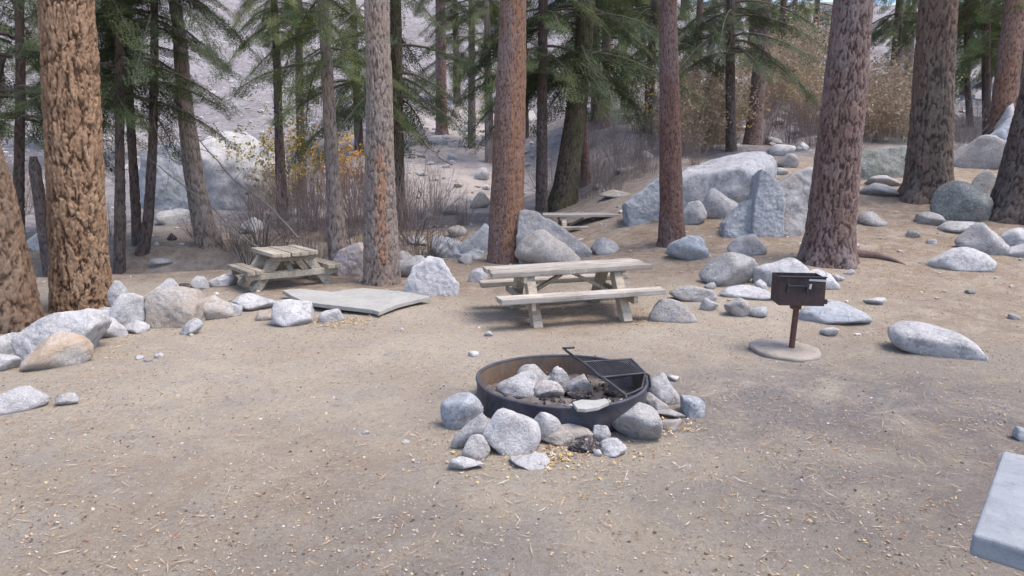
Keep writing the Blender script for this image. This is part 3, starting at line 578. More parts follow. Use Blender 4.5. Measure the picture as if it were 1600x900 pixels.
hull_rock('blue-white upright boulder with a pointed top beside the big rounded boulder', (1200, 370), [(1190, 263, .25), (1202, 268, .15), (1226, 298, .1), (1178, 325, .05), (1176, 369, 0), (1226, 372, 0)], 'b', .6)
hull_rock('low blue-grey boulder in front of the pointed upright boulder', (1158, 371), [(1172, 311, .2), (1184, 315, .15), (1192, 368, 0), (1150, 372, 0), (1130, 362, .1), (1134, 348, .1)], 'b', .5)
hull_rock('big rounded grey boulder left of the red-brown flared pine', (1238, 370), [(1194, 312, .15), (1210, 292, .15), (1240, 273, .2), (1268, 260, .3), (1286, 262, .3), (1286, 366, .1), (1240, 371, 0), (1206, 350, 0)], 'g', .9)
rock('two-lobed bluish rock at the foot of the slim red pine', 1040, 1109, 367, 408, 'b', .4, .1, .6, rough=.13)
rock('grey rock uphill of the tan-sided rock, left of the flared pine', 1138, 1194, 366, 402, 'g', .6, .0)
rock('round grey rock with a tan right side, right of the big picnic table', 1094, 1177, 395, 449, 'g', .35, -.05, .7, **B)
rock('pale rounded rock just behind the grill box', 1178, 1262, 403, 450, 'w', .45, .05, .6, **B)
rock('white rock showing right of the grill box', 1246, 1307, 421, 453, 'w', .4)
rock('small white stone left of the grill box', 1179, 1197, 437, 454, 'w', .2, sub=3)
rock('long flat white rock left of the grill box', 1128, 1208, 447, 468, 'w', .4, 0, .5)
rock('small mottled grey stone under the long flat white rock', 1132, 1170, 465, 496, 'g', .3)
rock('small white angular stone left of the grill post', 1169, 1197, 478, 497, 'w', .35)
rock('small round pale stone right of the big table', 1094, 1121, 465, 486, 'w', .2)
rock('flat grey rock right of the big table, behind the square grey one', 1048, 1117, 446, 472, 'g', .35, 0, .55)
rock('square grey rock at the right foot of the big table', 1016, 1087, 466, 504, 'g', .25, 0, .6)
rock('low bluish rock lying right of the grill post', 1252, 1352, 472, 508, 'b', .5, .1, .6)
rock('small white stone right of the low bluish rock', 1349, 1381, 464, 477, 'w', .3, sub=3)
rock('large smooth pale rock sunk alone in the dirt at the right', 1395, 1525, 506, 559, 'w', .45, -.2, .6, bury=.3, rough=.05, **B)
rock('small bluish rock cut by the right edge above the concrete table', 1584, 1618, 667, 693, 'b', .3)
hull_rock('dark green-grey boulder with a pale flat edge between the two big right pines', (1380, 280), [(1325, 240, .1), (1370, 231, .4), (1424, 229, .5), (1426, 277, .1), (1370, 281, 0), (1330, 268, 0), (1326, 246, 0)], 'm', .8)
rock('flat grey rock under the dark green-grey boulder', 1352, 1406, 274, 294, 'g', .4)
rock('second flat rock under the dark green-grey boulder, nearer the camera', 1344, 1412, 286, 308, 'g', .5)
rock('dark round boulder between the two rightmost big trunks', 1459, 1538, 284, 347, 'm', .3, .0, .7, round_=6, **B)
rock('pale grey boulder behind the dark round boulder', 1510, 1562, 268, 325, 'g', .35, **B)
rock('large mottled grey boulder higher up behind the dark leaning trunk', 1486, 1572, 213, 274, 'g', .3, .05, .6, Y=19.5, **B)
rock('bluish round boulder on top of the large mottled one', 1538, 1582, 186, 240, 'b', .4, .1, Y=22.5, **B)
rock('white rock highest of the pile beside the dark leaning trunk', 1556, 1590, 164, 215, 'w', .5, .1, Y=24.5)
rock('grey triangular rock in front of the dark leaning trunk', 1498, 1567, 349, 397, 'g', .5, -.05, .6)
rock('flat whitish rock with a pale streak below the triangular rock', 1454, 1544, 386, 424, 'w', .5, .0, .6)
rock('pale rock cut by the right edge, uphill of another', 1562, 1612, 356, 388, 'w', .4)
rock('white flat rock cut by the right edge, below another pale rock', 1560, 1620, 379, 403, 'w', .4)
rock('small grey rock in front of the wide grey-brown pine', 1432, 1472, 331, 352, 'g', .4)
rock('small pale rock between flared pine and wide pine', 1343, 1384, 331, 354, 'g', .4)
rock('tiny white stone downhill of the wide pine', 1448, 1462, 373, 382, 'w', .2, sub=3)
rock('pale stone left of the flat whitish rock', 1415, 1436, 360, 372, 'g', .2, sub=3)
rock('grey stone behind the dark round boulder foot', 1470, 1522, 346, 366, 'g', .4)
rock('pale stone filling the gap between the low white rock and the smooth white rock', 150, 186, 480, 508, 'w', .4, .1)
rock('whitish stone between the rough grey-tan rock and the long white rock', 346, 378, 470, 494, 'w', .4, -.1)
rock('pale stone at the left end of the row behind the big whitish rock', -6, 40, 520, 556, 'w', .4, .1)
rock('pale lump in front of the smooth white rock at the plated pine', 196, 232, 500, 522, 'w', .4, .0)
_rk[0] -= 4
# far bank and slope
hull_rock('huge boulder with a bluish face and white top beyond the creek', (262, 322), [(222, 238, 0), (262, 222, .3), (300, 213, .5), (302, 322, 0), (222, 322, 0), (210, 300, .4)], 'b', 2.2, 23.5)
hull_rock('huge rounded boulder with a bright top, right of the bluish-faced one', (365, 315), [(296, 232, 0), (318, 213, .5), (350, 205, .9), (388, 212, 1.0), (420, 238, .6), (428, 258, .3), (424, 300, 1.2), (370, 305, 1.2), (300, 318, .8), (330, 258, -.4), (400, 262, -.3)], 'w', 2.4, 24.2)
rock('flat pale rock with a dark shadow below the huge boulders', 248, 304, 326, 350, 'w', .5, .1)
rock('lavender-white rock on the far bank above the small left table', 378, 412, 340, 366, 'w', .3, .1)
rock('pale rock at the foot of the huge rounded boulder', 396, 430, 288, 308, 'g', .4)
rock('white rock on the far bank left of the plated pine', 48, 78, 364, 394, 'w', .3)
rock('grey rock across the creek just right of the third thin trunk', 236, 268, 402, 420, 'g', .4)
rock('dark little stone on the far bank below the flat pale rock', 262, 276, 364, 376, 'd', .3, sub=3)
for i, (x0, x1, yt, yb, m_) in enumerate([(742, 764, 262, 282, 'w'), (735, 765, 300, 326, 't'), (700, 730, 352, 372, 't'), (690, 716, 322, 336, 'g'), (655, 680, 330, 344, 'g'), (716, 742, 196, 206, 'w'), (752, 780, 176, 192, 'w'), (672, 700, 214, 226, 'w'), (700, 720, 240, 250, 'w'), (640, 664, 236, 246, 'g'), (820, 840, 172, 192, 'w'),
                                            (1196, 1222, 214, 226, 'w'), (1200, 1240, 226, 244, 'w'), (1214, 1246, 240, 262, 'g'), (1198, 1226, 184, 196, 'g'), (1222, 1250, 196, 210, 'w'), (1232, 1256, 168, 180, 'g'), (1244, 1262, 222, 236, 'w'), (1206, 1230, 262, 274, 'w'), (1000, 1022, 236, 248, 'g'), (960, 980, 262, 272, 'g'), (925, 945, 286, 296, 't')]):
    o = rock('', x0, x1, yt, yb, m_, .4, 0, .8, group='rocks scattered on the slope', sub=3); numbered(o, 'pale rock scattered on the slope behind the camp, %s from the left')
for i, (x0, x1, yb) in enumerate([(732, 748, 558), (757, 771, 526), (1182, 1196, 546), (1282, 1308, 526), (566, 578, 679), (1322, 1342, 388), (1300, 1318, 440), (1318, 1334, 430), (418, 430, 508), (212, 224, 562), (226, 238, 566), (242, 256, 560), (1352, 1370, 345), (1100, 1118, 452), (1042, 1060, 597), (628, 640, 694), (1508, 1522, 460), (1576, 1592, 500)]):
    o = rock('', x0, x1, yb - (x1 - x0) * .62, yb, ('w', 'g', 'w')[i % 3], .25, sub=2 if x1 - x0 < 14 else 3, group='loose stones on the dirt'); numbered(o, 'small pale stone lying loose on the dirt, %s from the left')

# ------------------------------------------------------------------ fire ring
RC, RR, RZ = np.array([.43, 5.62]), .735, .225
def fire_ring():
    g = float(gz(*RC)); root = tag(empty('fire_ring', (RC[0], RC[1], 0)), 'round sooty steel fire ring with stones inside and around it', 'fire ring')
    n = 96; th = np.arange(n) * 2 * math.pi / n; ir = RR - .012
    prof = [(RR, -.05), (RR, RZ * .5), (RR + .002, RZ - .03), (RR + .012, RZ - .012), (RR + .008, RZ), (ir - .004, RZ), (ir, RZ - .02)]
    V = np.array([[(r * (1 + .004 * math.sin(3 * t) + .003 * math.sin(7 * t))) * math.cos(t), r * math.sin(t), z + .006 * math.sin(2 * t + 1) * (z > 0)] for r, z in prof for t in th])
    link('ring_wall', mesh('ring_wall', V, grid_faces(len(prof), n, True), M['steel'], True), root)
    prof2 = [(ir - .001, RZ - .021), (ir - .002, .1), (ir - .002, -.05)]
    V = np.array([[r * (1 + .004 * math.sin(3 * t) + .003 * math.sin(7 * t)) * math.cos(t), r * math.sin(t), z + .006 * math.sin(2 * t + 1) * (z > 0)] for r, z in prof2 for t in th])
    link('inner_lining', mesh('inner_lining', V, grid_faces(len(prof2), n, True), M['steel_in'], True), root)
    # hinged cooking grate: frame, bars and a handle rod
    cr = [at_z(912, 566, RZ + .05), at_z(986, 561, RZ + .05), at_z(1008, 583, RZ + .04), at_z(938, 590, RZ + .04)]
    cr = [c - [RC[0], RC[1], 0] for c in cr]
    gr = link('grate', None, root)
    for k in range(4):
        V, F = tubes(np.array([[cr[k], cr[(k + 1) % 4]]]), np.full((1, 2), .011), 8); link('frame_bar', mesh('frame_bar', V, F, M['grate']), gr)
    for k in range(1, 22):
        t = k / 22; V, F = tubes(np.array([[cr[0] * (1 - t) + cr[1] * t, cr[3] * (1 - t) + cr[2] * t]]), np.full((1, 2), .0062), 6); link('grate_bar', mesh('grate_bar', V, F, M['grate']), gr)
    for a, b_ in ((cr[1], 0), (cr[2], 0)):
        e = a * 1.0; d = a[:2] / np.linalg.norm(a[:2]) * (RR + .02); V, F = tubes(np.array([[a, [d[0], d[1], RZ + .02], [d[0] * 1.02, d[1] * 1.02, RZ - .08]]]), np.full((1, 3), .012), 8); link('hinge_arm', mesh('hinge_arm', V, F, M['grate']), gr)
    lo = at_z(978, 617, RZ + .02) - [RC[0], RC[1], 0]; hi = at_y(886, 549, 6.22) - [RC[0], RC[1], 0]; hk = at_y(880, 544, 6.22) - [RC[0], RC[1], 0]; hk2 = at_y(897, 543, 6.3) - [RC[0], RC[1], 0]
    V, F = tubes(np.array([[lo + [.01, -.01, -.05], lo, lo * .5 + hi * .5 + [0, 0, .004], hi, hk, hk2]]), np.full((1, 6), .0115), 8); link('handle_rod', mesh('handle_rod', V, F, M['grate']), gr)
    lo2 = at_z(1003, 606, RZ + .02) - [RC[0], RC[1], 0]
    V, F = tubes(np.array([[lo, lo * .5 + lo2 * .5 + [0, 0, -.005], lo2, cr[2]]]), np.full((1, 4), .009), 8); link('frame_bar', mesh('frame_bar', V, F, M['grate']), gr)
    # reflector panel below the grate
    pc = [at_z(952, 594, RZ - .03), at_z(986, 588, RZ - .03), at_z(990, 604, .10), at_z(950, 612, .10)]; pc = [c - [RC[0], RC[1], 0] for c in pc]
    nrm = np.cross(pc[1] - pc[0], pc[3] - pc[0]); nrm = nrm / np.linalg.norm(nrm) * .008; V = np.array(pc + [c - nrm for c in pc])
    link('side_plate', mesh('side_plate', V, np.array([[0, 1, 2, 3], [7, 6, 5, 4], [0, 4, 5, 1], [1, 5, 6, 2], [2, 6, 7, 3], [3, 7, 4, 0]]), M['steel'], False), gr)
    # bed of ashes
    rad = np.linspace(0, ir - .005, 34); X = rad[:, None] * np.cos(th); Yy = rad[:, None] * np.sin(th)
    Z = .030 + .015 * fbm(np.stack([X * 3 + 4, Yy * 3, X * 0], -1), 3) + 0.014 * fbm(np.stack([X * 16, Yy * 16, X * 0], -1), 3) + .02 * np.exp(-((X + .1) ** 2 + (Yy) ** 2) * 5)
    tag(link('ash_bed', mesh('ash_bed', np.stack([X, Yy, Z], -1), grid_faces(len(rad), n, True), M['ash_shade'], True), root), kind='stuff')
    rs = np.random.RandomState(4); D, F = ICO[1]; N = 300; r = np.sqrt(rs.rand(N)) * .68; a = rs.rand(N) * 6.283; sz = rs.uniform(.008, .028, N)
    V = (D[None] * sz[:, None, None] * rs.uniform(.6, 1.3, (N, 1, 3)) * (1 + .25 * rs.randn(N, len(D), 1)) + np.stack([r * np.cos(a), r * np.sin(a), .044 + 0 * r], -1)[:, None]).reshape(-1, 3)
    tag(link('charred_bits', mesh('charred_bits', V, (F[None] + (np.arange(N) * len(D))[:, None, None]).reshape(-1, 3), [M['charcoal'], M['ash_shade'], M['pebble']], False, None, np.repeat(rs.choice(3, N, p=[.4, .45, .15]), len(F))), root), kind='stuff')
fire_ring()
I_ = dict(name='stone', cat='stone', zb=.03, bury=.1, sub=4)
rock('pale grey stone in the fire ring, leftmost inside', 776, 838, 582, 624, 'w', .35, .1, .7, **I_)
rock('dark-sided stone at the back inside the fire ring', 808, 856, 570, 604, 'g', .4, -.15, .6, **I_)
rock('rounded upright stone inside the fire ring', 856, 891, 573, 613, 'g', .3, 0, .7, **I_)
rock('low pinkish stone at the middle inside the fire ring', 830, 880, 595, 625, 'P', .35, 0, .6, **I_)
rock('half-blackened stone inside the ring nearest the grate', 886, 925, 582, 622, 'g', .3, 0, .8, **I_)
rock('black charred lump inside the ring below the half-blackened stone', 884, 922, 608, 626, 'd', .3, 0, .8, **I_)
rock('small ashen grey stone behind the low pinkish one inside the ring', 846, 868, 588, 604, 'g', .3, 0, .8, **I_)
S_ = dict(name='stone', cat='stone', sub=4)
rock('blue-grey rounded stone at the left side of the fire ring', 690, 754, 615, 674, 'b', .3, .05, .75, **S_)
rock('slanted flat grey stone leaning left of the largest ring stone', 707, 777, 643, 704, 'g', .5, .4, .5, **S_)
rock('small grey stone wedged under the slanted flat stone', 723, 765, 679, 718, 'g', .3, .1, .6, **S_)
rock('largest stone in front of the fire ring, pale and rounded', 755, 843, 639, 711, 'w', .3, .0, .65, rough=.055, **S_)
rock('pale oval stone leaning on the front wall of the fire ring', 829, 878, 643, 671, 'w', .25, .0, .6, zb=.10, bury=.9, name='stone', cat='stone', sub=4)
rock('long flat tan-grey stone in front of the fire ring', 841, 924, 665, 697, 't', .25, .0, .5, **S_)
rock('blackened stone in front of the fire ring', 889, 939, 681, 708, 'd', .35, .0, .7, **S_)
rock('small white stone behind the blackened one', 925, 953, 663, 692, 'w', .3, -.05, .8, **S_)
rock('white angular stone right of the blackened one', 937, 978, 687, 715, 'w', .35, .1, .8, **S_)
rock('big round mottled stone at the right front of the fire ring', 956, 1031, 630, 693, 'g', .3, .0, .75, rough=.05, **S_)
rock('small grey stone tucked behind the big mottled ring stone', 1004, 1044, 613, 644, 'g', .35, .0, .8, **S_)
rock('grey stone at the right side of the fire ring below the hinge', 1006, 1060, 584, 634, 'g', .5, -.15, .8, **S_)
hull_rock('square grey block lying right of the fire ring', (1085, 654), [(1068, 623, .05), (1082, 626, 0), (1104, 628, .08), (1100, 655, .02), (1076, 652, 0), (1070, 648, .05)], 'b', .18, name='stone')
rock('thin flat stone between the square block and the mottled stone', 1024, 1070, 640, 655, 'g', .3, .0, .5, **S_)
rock('low tan stone in front of the thin flat stone', 1024, 1062, 653, 674, 't', .25, .0, .6, **S_)
rock('flat white stone lying foremost left of the fire ring', 702, 756, 712, 738, 'w', .45, -.1, .6, **S_)
rock('flat pale slab stone foremost in front of the fire ring', 797, 858, 707, 735, 'w', .2, .1, .9, cuts=7, **S_)
rock('tiny white pebble right of the white angular stone', 928, 940, 702, 714, 'w', .2, name='stone', cat='stone', sub=3)
# flat bit of stone resting across the rim
def poly_slab(name, P, thick, mat, seed=0, bev=.004, sub=0):
    """solid slab from an outline of 3-D points (top face), thick downwards"""
    P = np.array(P); c = P.mean(0); Q = P - c; bm = bmesh.new()
    up = [bm.verts.new(q) for q in Q]; dn = [bm.verts.new(q - np.array([0, 0, thick])) for q in Q]
    bm.faces.new(up); bm.faces.new(dn[::-1]); n = len(Q)
    for i in range(n): bm.faces.new((up[i], dn[i], dn[(i + 1) % n], up[(i + 1) % n]))
    bmesh.ops.recalc_face_normals(bm, faces=bm.faces)
    if bev: bmesh.ops.bevel(bm, geom=bm.edges[:], offset=bev, segments=2, affect='EDGES', profile=.5)
    me = bpy.data.meshes.new(name); bm.to_mesh(me); bm.free(); me.materials.append(M[mat]); return me, c
zt = RZ + .03
me, c = poly_slab('flat_stone', [at_z(x, y, zt) for x, y in ((894, 628), (908, 624), (930, 625), (946, 622), (952, 628), (934, 636), (915, 639), (902, 638))], .028, 'slab')
tag(link('flat_stone', me, None, tuple(c)), 'thin flat grey stone resting on the front rim of the fire ring', 'stone')

# ------------------------------------------------------------------ flat slab on the ground
P0 = hit(560, 470)
out = [(441, 453), (470, 451), (520, 456), (540, 452), (567, 450), (605, 453), (640, 457), (673, 463), (655, 467), (622, 475), (604, 482), (592, 487), (583, 484), (560, 481), (515, 476), (475, 471), (456, 462)]
top = []
for k, (x, y) in enumerate(out): p = at_z(x, y, .14 + .0 * k); p = at_z(x, y, .13 + .03 * math.sin(p[0])); top.append(p)
me, c = poly_slab('stone_slab', top, .06, 'slab', bev=.008)
tag(link('stone_slab', me, None, tuple(c)), 'thin broad grey slab with a jagged front corner lying before the scarred pine', 'slab')
for k, (x, y) in enumerate(((500, 470), (620, 462), (585, 468))):
    o = rock('', x - 20, x + 20, y - 8, y + 4, 'g', .2, sub=3, group='stones under the slab'); numbered(o, 'stone propping up the broad grey slab, %s from the left')

# ------------------------------------------------------------------ picnic tables
def picnic_table(label, loc, rz, L=2.2, W=.78, H=.70, wood='wood', leg='wood_leg', ry=0.0, rx=0.0, bench_out=.66, sh=.43, nt=5, legx=.62, th=.065, sw=2):
    root = tag(empty('picnic_table', loc, rz, rx, ry), label, 'picnic table'); rng = random.Random(int(loc[0] * 100)); pw = W / nt
    for k in range(nt):
        box('tabletop_plank', (L + rng.uniform(-.04, .03), pw - .013, th), (rng.uniform(-.025, .025), -W / 2 + pw * (k + .5), H - th / 2 + rng.uniform(-.008, .004)), M[wood], root, (rng.uniform(-.012, .012), rng.uniform(-.003, .003), rng.uniform(-.003, .003)), .007, k, .004)
    for s in (-1, 1):
        for q in range(sw):
            bw = .27 / sw; box('seat_plank', (L + rng.uniform(-.05, .03), bw - .006, .07), (0, s * (bench_out - .135 + bw * (q + .5)), sh - .035 + rng.uniform(-.004, .002)), M[wood], root, (rng.uniform(-.02, .02), 0, rng.uniform(-.004, .004)), .008, 20 + q, .004)
    for sx in (-1, 1):
        x = sx * L / 2 * legx
        box('top_bearer', (.05, W - .06, .09), (x, 0, H - th - .046), M[leg], root, bev=.005)
        box('seat_bearer', (.055, bench_out * 2 + .22, .10), (x, 0, sh - .123), M[leg], root, bev=.005)
        for s in (-1, 1):
            y0, y1 = s * W * .30, s * (bench_out - .02); hh = H - th - .02; a = math.atan2(y1 - y0, hh)
            box('leg', (.12, .155, hh / math.cos(a) + .03), (x - sx * .075, (y0 + y1) / 2, hh / 2 - .01), M[leg], root, (a, 0, 0), .008, 5, .004)
        zz = (sh - .12 + H - th) / 2; dx = abs(x) * .72
        b = math.atan2(dx, H - th - sh + .06); box('brace', (.045, .085, math.hypot(dx, H - th - sh + .06)), (x - sx * (.11 + dx / 2), 0, zz - .02), M[leg], root, (0, -sx * b, 0), .005)
    return root
g1 = float(gz(.8, 9.2))
picnic_table('long weathered wooden picnic table in the middle behind the fire ring', (.78, 9.2, g1 - .015), R(13), 2.22, .78, .70, ry=-R(1.2))
ax, wd = np.array([-.61, .79]), np.array([.79, .61]); c2 = np.array([-3.94, 10.97]) + ax * .58 + wd * .4
picnic_table('small olive-brown wooden picnic table at the left, seen from its end', (c2[0], c2[1], float(gz(*c2)) - .02), math.atan2(ax[1], ax[0]), 1.16, .80, .64, 'wood_olive', 'wood_olive', bench_out=.68, sh=.38, legx=.7)
p3 = at_y(918, 334, 17.5); g3 = float(gz(p3[0], 17.5))
picnic_table('farthest picnic table, half hidden behind the grey wedge boulder', (p3[0], 17.6, p3[2] - .72), R(4), 2.35, .75, .72, 'wood_grey', 'wood_leg', nt=4)
# concrete table cut by the lower right corner
def concrete_table():
    zt = .74; A, Bk = at_z(1519, 834, zt), at_z(1567, 703, zt); v = Bk - A; L1 = np.linalg.norm(v); v /= L1; u = np.array([v[1], -v[0], 0.0])
    root = tag(empty('concrete_table', (A[0], A[1], 0), math.atan2(u[1], u[0])), 'bluish concrete table cut off by the lower right corner', 'table')
    L, W = 1.7, L1
    bm = bmesh.new(); bmesh.ops.create_cube(bm, size=1.0)
    for q in bm.verts: q.co = Vector(((q.co.x + .5) * L, (q.co.y + .5) * W, zt - .085 + (q.co.z + .5) * .085))
    bmesh.ops.subdivide_edges(bm, edges=bm.edges[:], cuts=3, use_grid_fill=True)
    for q in bm.verts:
        if q.co.z < zt - .03: q.co += Vector((.008, .008, .008)) * float(vn3(np.array(q.co[:]) * 11 + 3)) ; 
        if q.co.z < zt - .06: q.co.z += .012 * float(vn3(np.array(q.co[:]) * 7))
    bmesh.ops.bevel(bm, geom=[e for e in bm.edges if e.calc_face_angle(0) > 1.2], offset=.014, segments=3, affect='EDGES', profile=.5)
    me = bpy.data.meshes.new('table_top'); bm.to_mesh(me); bm.free(); me.materials.append(M['concrete']); link('table_top', me, root)
    for x in (.45, L - .35): box('pedestal', (.14, W * .6, zt - .08), (x, W / 2, (zt - .08) / 2 - .01), M['concrete'], root, bev=.012)
concrete_table()

# ------------------------------------------------------------------ pedestal grill
def grill():
    b = hit(1226, 551); px = at_y(1238, 548, b[1])[0]; root = tag(empty('pedestal_grill', (b[0], b[1], b[2])), 'rusty brown box grill on a post with a round concrete pad', 'grill')
    ox = px - b[0]; n = 40; th = np.arange(n) * 2 * math.pi / n; rs = np.random.RandomState(2)
    rj = .378 * (1 + .03 * np.sin(th * 3 + 1) + .025 * np.sin(th * 7) + .015 * rs.randn(n))
    rings = [(0.0, .048), (.6, .046), (.93, .042), (1.0, .032), (1.01, .012), (.95, -.03)]
    V = np.array([[k * r * math.cos(t), k * r * math.sin(t) * .92, z + .006 * rs.randn() * (k > .5)] for k, z in rings for r, t in zip(rj, th)])
    link('concrete_pad', mesh('concrete_pad', V, grid_faces(len(rings), n, True), M['pad'], True), root, (0, 0, .012), (R(4), R(2.5), 0))
    V, F = tubes(np.array([[[ox - .012, 0, .02], [ox, 0, .30], [ox + .012, 0, .56]]]), np.full((1, 3), .032), 16); link('post', mesh('post', V, F, M['post']), root)
    z0 = at_y(1245, 479, b[1] - .2)[2] - b[2]; z1 = at_y(1245, 434, b[1] - .2)[2] - b[2]; h = z1 - z0
    bx = link('firebox', None, root, (at_y(1246, 455, b[1])[0] - b[0], 0, z0), (0, 0, R(-7))); w_, d_ = .475, .32
    box('front_wall', (w_, .008, h), (0, -d_ / 2, h / 2), M['grillbox'], bx, bev=.002)
    box('back_wall', (w_, .008, h), (0, d_ / 2, h / 2), M['grillbox'], bx, bev=.002)
    for s in (-1, 1): box('side_wall', (.008, d_ - .01, h * .97), (s * (w_ / 2 - .004), 0, h / 2), M['grillbox'], bx, bev=.002)
    box('floor_plate', (w_ - .02, d_ - .02, .008), (0, 0, .012), M['grillbox'], bx, bev=.002)
    box('top_lip', (w_ + .012, .03, .012), (0, -d_ / 2 - .006, h + .004), M['grate'], bx, bev=.003)
    box('handle_bar', (.21, .022, .016), (-.05, -d_ / 2 - .025, h * .70), M['grate'], bx, bev=.004)
    for x in (-.15, .05): box('handle_stub', (.018, .03, .09), (x, -d_ / 2 - .016, h * .62), M['grate'], bx, bev=.004)
    box('latch_tab', (.025, .012, .055), (.078, -d_ / 2 - .012, h * .68), M['galv'], bx, (0, R(8), 0), .004)
    box('scraped_strip', (.17, .004, .022), (.15, -d_ / 2 - .0065, h * .90), M['galv'], bx, (0, R(3), 0), .001, 3, .004)
    box('corner_bracket', (.035, .10, .05), (w_ / 2 + .018, -d_ / 2 + .06, .045), M['grillbox'], bx, bev=.006)
    for k in range(13): box('grate_bar', (w_ - .03, .009, .009), (0, -d_ / 2 + .03 + k * (d_ - .06) / 12, h * .86), M['grate'], bx, bev=.002)
    box('socket', (.10, .10, .07), (ox - (at_y(1246, 455, b[1])[0] - b[0]), 0, -.03), M['post'], bx, bev=.006)
grill()

# ------------------------------------------------------------------ shrubs and dead branches
def shrub_mesh(name, seed, n=30, h=2.2, spread=.45, mat='twig', leaf=None, nl=0, ls=.045, r=.009, sub=4, base=.25):
    rs = np.random.RandomState(seed); k = 6; s = np.linspace(0, 1, k); az = rs.rand(n) * 6.283; sp = np.abs(rs.randn(n)) * spread; L = h * rs.uniform(.55, 1.05, n); bo = rs.rand(n) ** .5 * base
    d = np.stack([np.cos(az) * np.sin(sp), np.sin(az) * np.sin(sp), np.cos(sp)], -1); o = np.stack([np.cos(az) * bo, np.sin(az) * bo, 0 * bo - .08], -1)
    P = o[:, None] + d[:, None] * (L[:, None] * s)[..., None] + np.cumsum(rs.randn(n, k, 3) * .035 * L[:, None, None] * np.array([1, 1, .4]), 1) * s[None, :, None]
    P[..., 2] -= (.12 * (sp[:, None] * s ** 2) * L[:, None]); rad = r * rs.uniform(.6, 1.3, n)[:, None] * (1 - .75 * s)
    V, F = tubes(P, rad, 3); Vs, Fs = [V], [F]; tips = [P[:, -1]]
    m = n * sub; i = rs.randint(0, n, m); j = rs.randint(1, k - 1, m); q = P[i, j]; dd = (P[i, j + 1] - P[i, j]); dd /= np.linalg.norm(dd, axis=1, keepdims=True); dd = dd + rs.randn(m, 3) * .55; dd[:, 2] = np.abs(dd[:, 2]); dd /= np.linalg.norm(dd, axis=1, keepdims=True)
    s2 = np.linspace(0, 1, 4); L2 = L[i] * rs.uniform(.15, .42, m)
    P2 = q[:, None] + dd[:, None] * (L2[:, None] * s2)[..., None] + np.cumsum(rs.randn(m, 4, 3) * .05 * L2[:, None, None], 1) * s2[None, :, None]
    V2, F2 = tubes(P2, (r * .42) * (1 - .7 * s2)[None] * rs.uniform(.7, 1.2, (m, 1)), 3); Fs.append(F2 + len(V)); Vs.append(V2); nv = len(V) + len(V2); mats = [M[mat]]; mi = [np.zeros(len(F) + len(F2))]
    if leaf:
        q = P2[rs.randint(0, m, nl), rs.randint(1, 4, nl)] + rs.randn(nl, 3) * .07; a = rs.randn(nl, 3); a /= np.linalg.norm(a, axis=1, keepdims=True); b = np.cross(a, rs.randn(nl, 3)); b /= np.linalg.norm(b, axis=1, keepdims=True); sz = ls * rs.uniform(.6, 1.3, (nl, 1))
        V3 = np.stack([q - a * sz, q + b * sz * .55, q + a * sz, q - b * sz * .55], 1).reshape(-1, 3); F3 = np.arange(len(V3)).reshape(-1, 4) + nv; Vs.append(V3); Fs.append(F3)
        lf = leaf if isinstance(leaf, (list, tuple)) else [leaf]; mats += [M[q_] for q_ in lf]; mi.append(1 + rs.randint(0, len(lf), len(F3)))
    return mesh(name, np.concatenate(Vs), Fs, mats, False, None, np.concatenate(mi))
SH = {'bare_a': shrub_mesh('bare_a', 31, 44, 2.3, .28), 'bare_b': shrub_mesh('bare_b', 32, 50, 2.0, .38, base=.5), 'dark_a': shrub_mesh('dark_a', 33, 34, 1.6, .6, 'twig_dark'), 'dark_b': shrub_mesh('dark_b', 34, 40, 1.5, .75, 'twig_dark', base=.4),
      'tan_a': shrub_mesh('tan_a', 35, 60, 3.0, .27, 'twig_tan', 'leaf_tan', 2400, .06, base=.6), 'tan_b': shrub_mesh('tan_b', 36, 60, 3.0, .3, 'twig_tan', ['leaf_tan', 'leaf_tan', 'leaf_yellow'], 2600, .06, base=.6),
      'yellow': shrub_mesh('yellow', 37, 26, 3.6, .3, 'twig', ['leaf_yellow', 'leaf_yellow', 'needle_light', 'leaf_tan'], 1300, .065, base=.3), 'orange': shrub_mesh('orange', 38, 30, 2.6, .35, 'twig_tan', ['leaf_orange', 'leaf_orange', 'leaf_yellow'], 1700, .065, base=.4),
      'pale': shrub_mesh('pale', 39, 60, 2.3, .45, 'deadwood', base=.6, r=.008)}
rs = np.random.RandomState(77)
def shrub(kind, px, Y, k, label, group, name='bare_shrub'):
    p = at_y(px, 260, Y); o = link(name, SH[kind], None, (p[0], Y, float(gz(p[0], Y))), (0, 0, rs.rand() * 6.28)); o.scale = (k, k, k * rs.uniform(.9, 1.1)); return tag(numbered(o, label + ', %s from the left') if group else o, label, 'shrub', group)
G1 = 'leafless thicket behind the left and middle pines'
for px, Y, k in ((405, 24, .9), (428, 19.5, .8), (455, 18.2, .9), (478, 22, 1), (492, 19, .95), (505, 24, 1.1), (540, 18, .95), (552, 21, 1.1), (566, 24, 1.0), (580, 19, .9), (612, 18.3, .9), (632, 21, 1), (655, 19.5, 1), (682, 22, .8), (470, 26, 1), (720, 20, .55), (396, 21, .7), (512, 17.6, .75)):
    shrub(('bare_a', 'bare_b')[int(px) % 2], px, Y, k, 'leafless pinkish-grey shrub in the thicket between the left trunks', G1)
for px, Y, k in ((350, 16.6, .7), (378, 16.2, .8), (400, 17, .9), (425, 16.4, .7), (480, 16.3, .8), (560, 16.6, .9), (636, 16.4, .95), (660, 16.8, .9), (640, 17.6, 1.0), (700, 17.4, .6), (300, 17.6, .6), (160, 18, .7)):
    shrub(('dark_a', 'dark_b')[int(Y * 10) % 2], px, Y, k, 'dark tangled leafless bush along the creek bank', 'dark bushes along the creek')
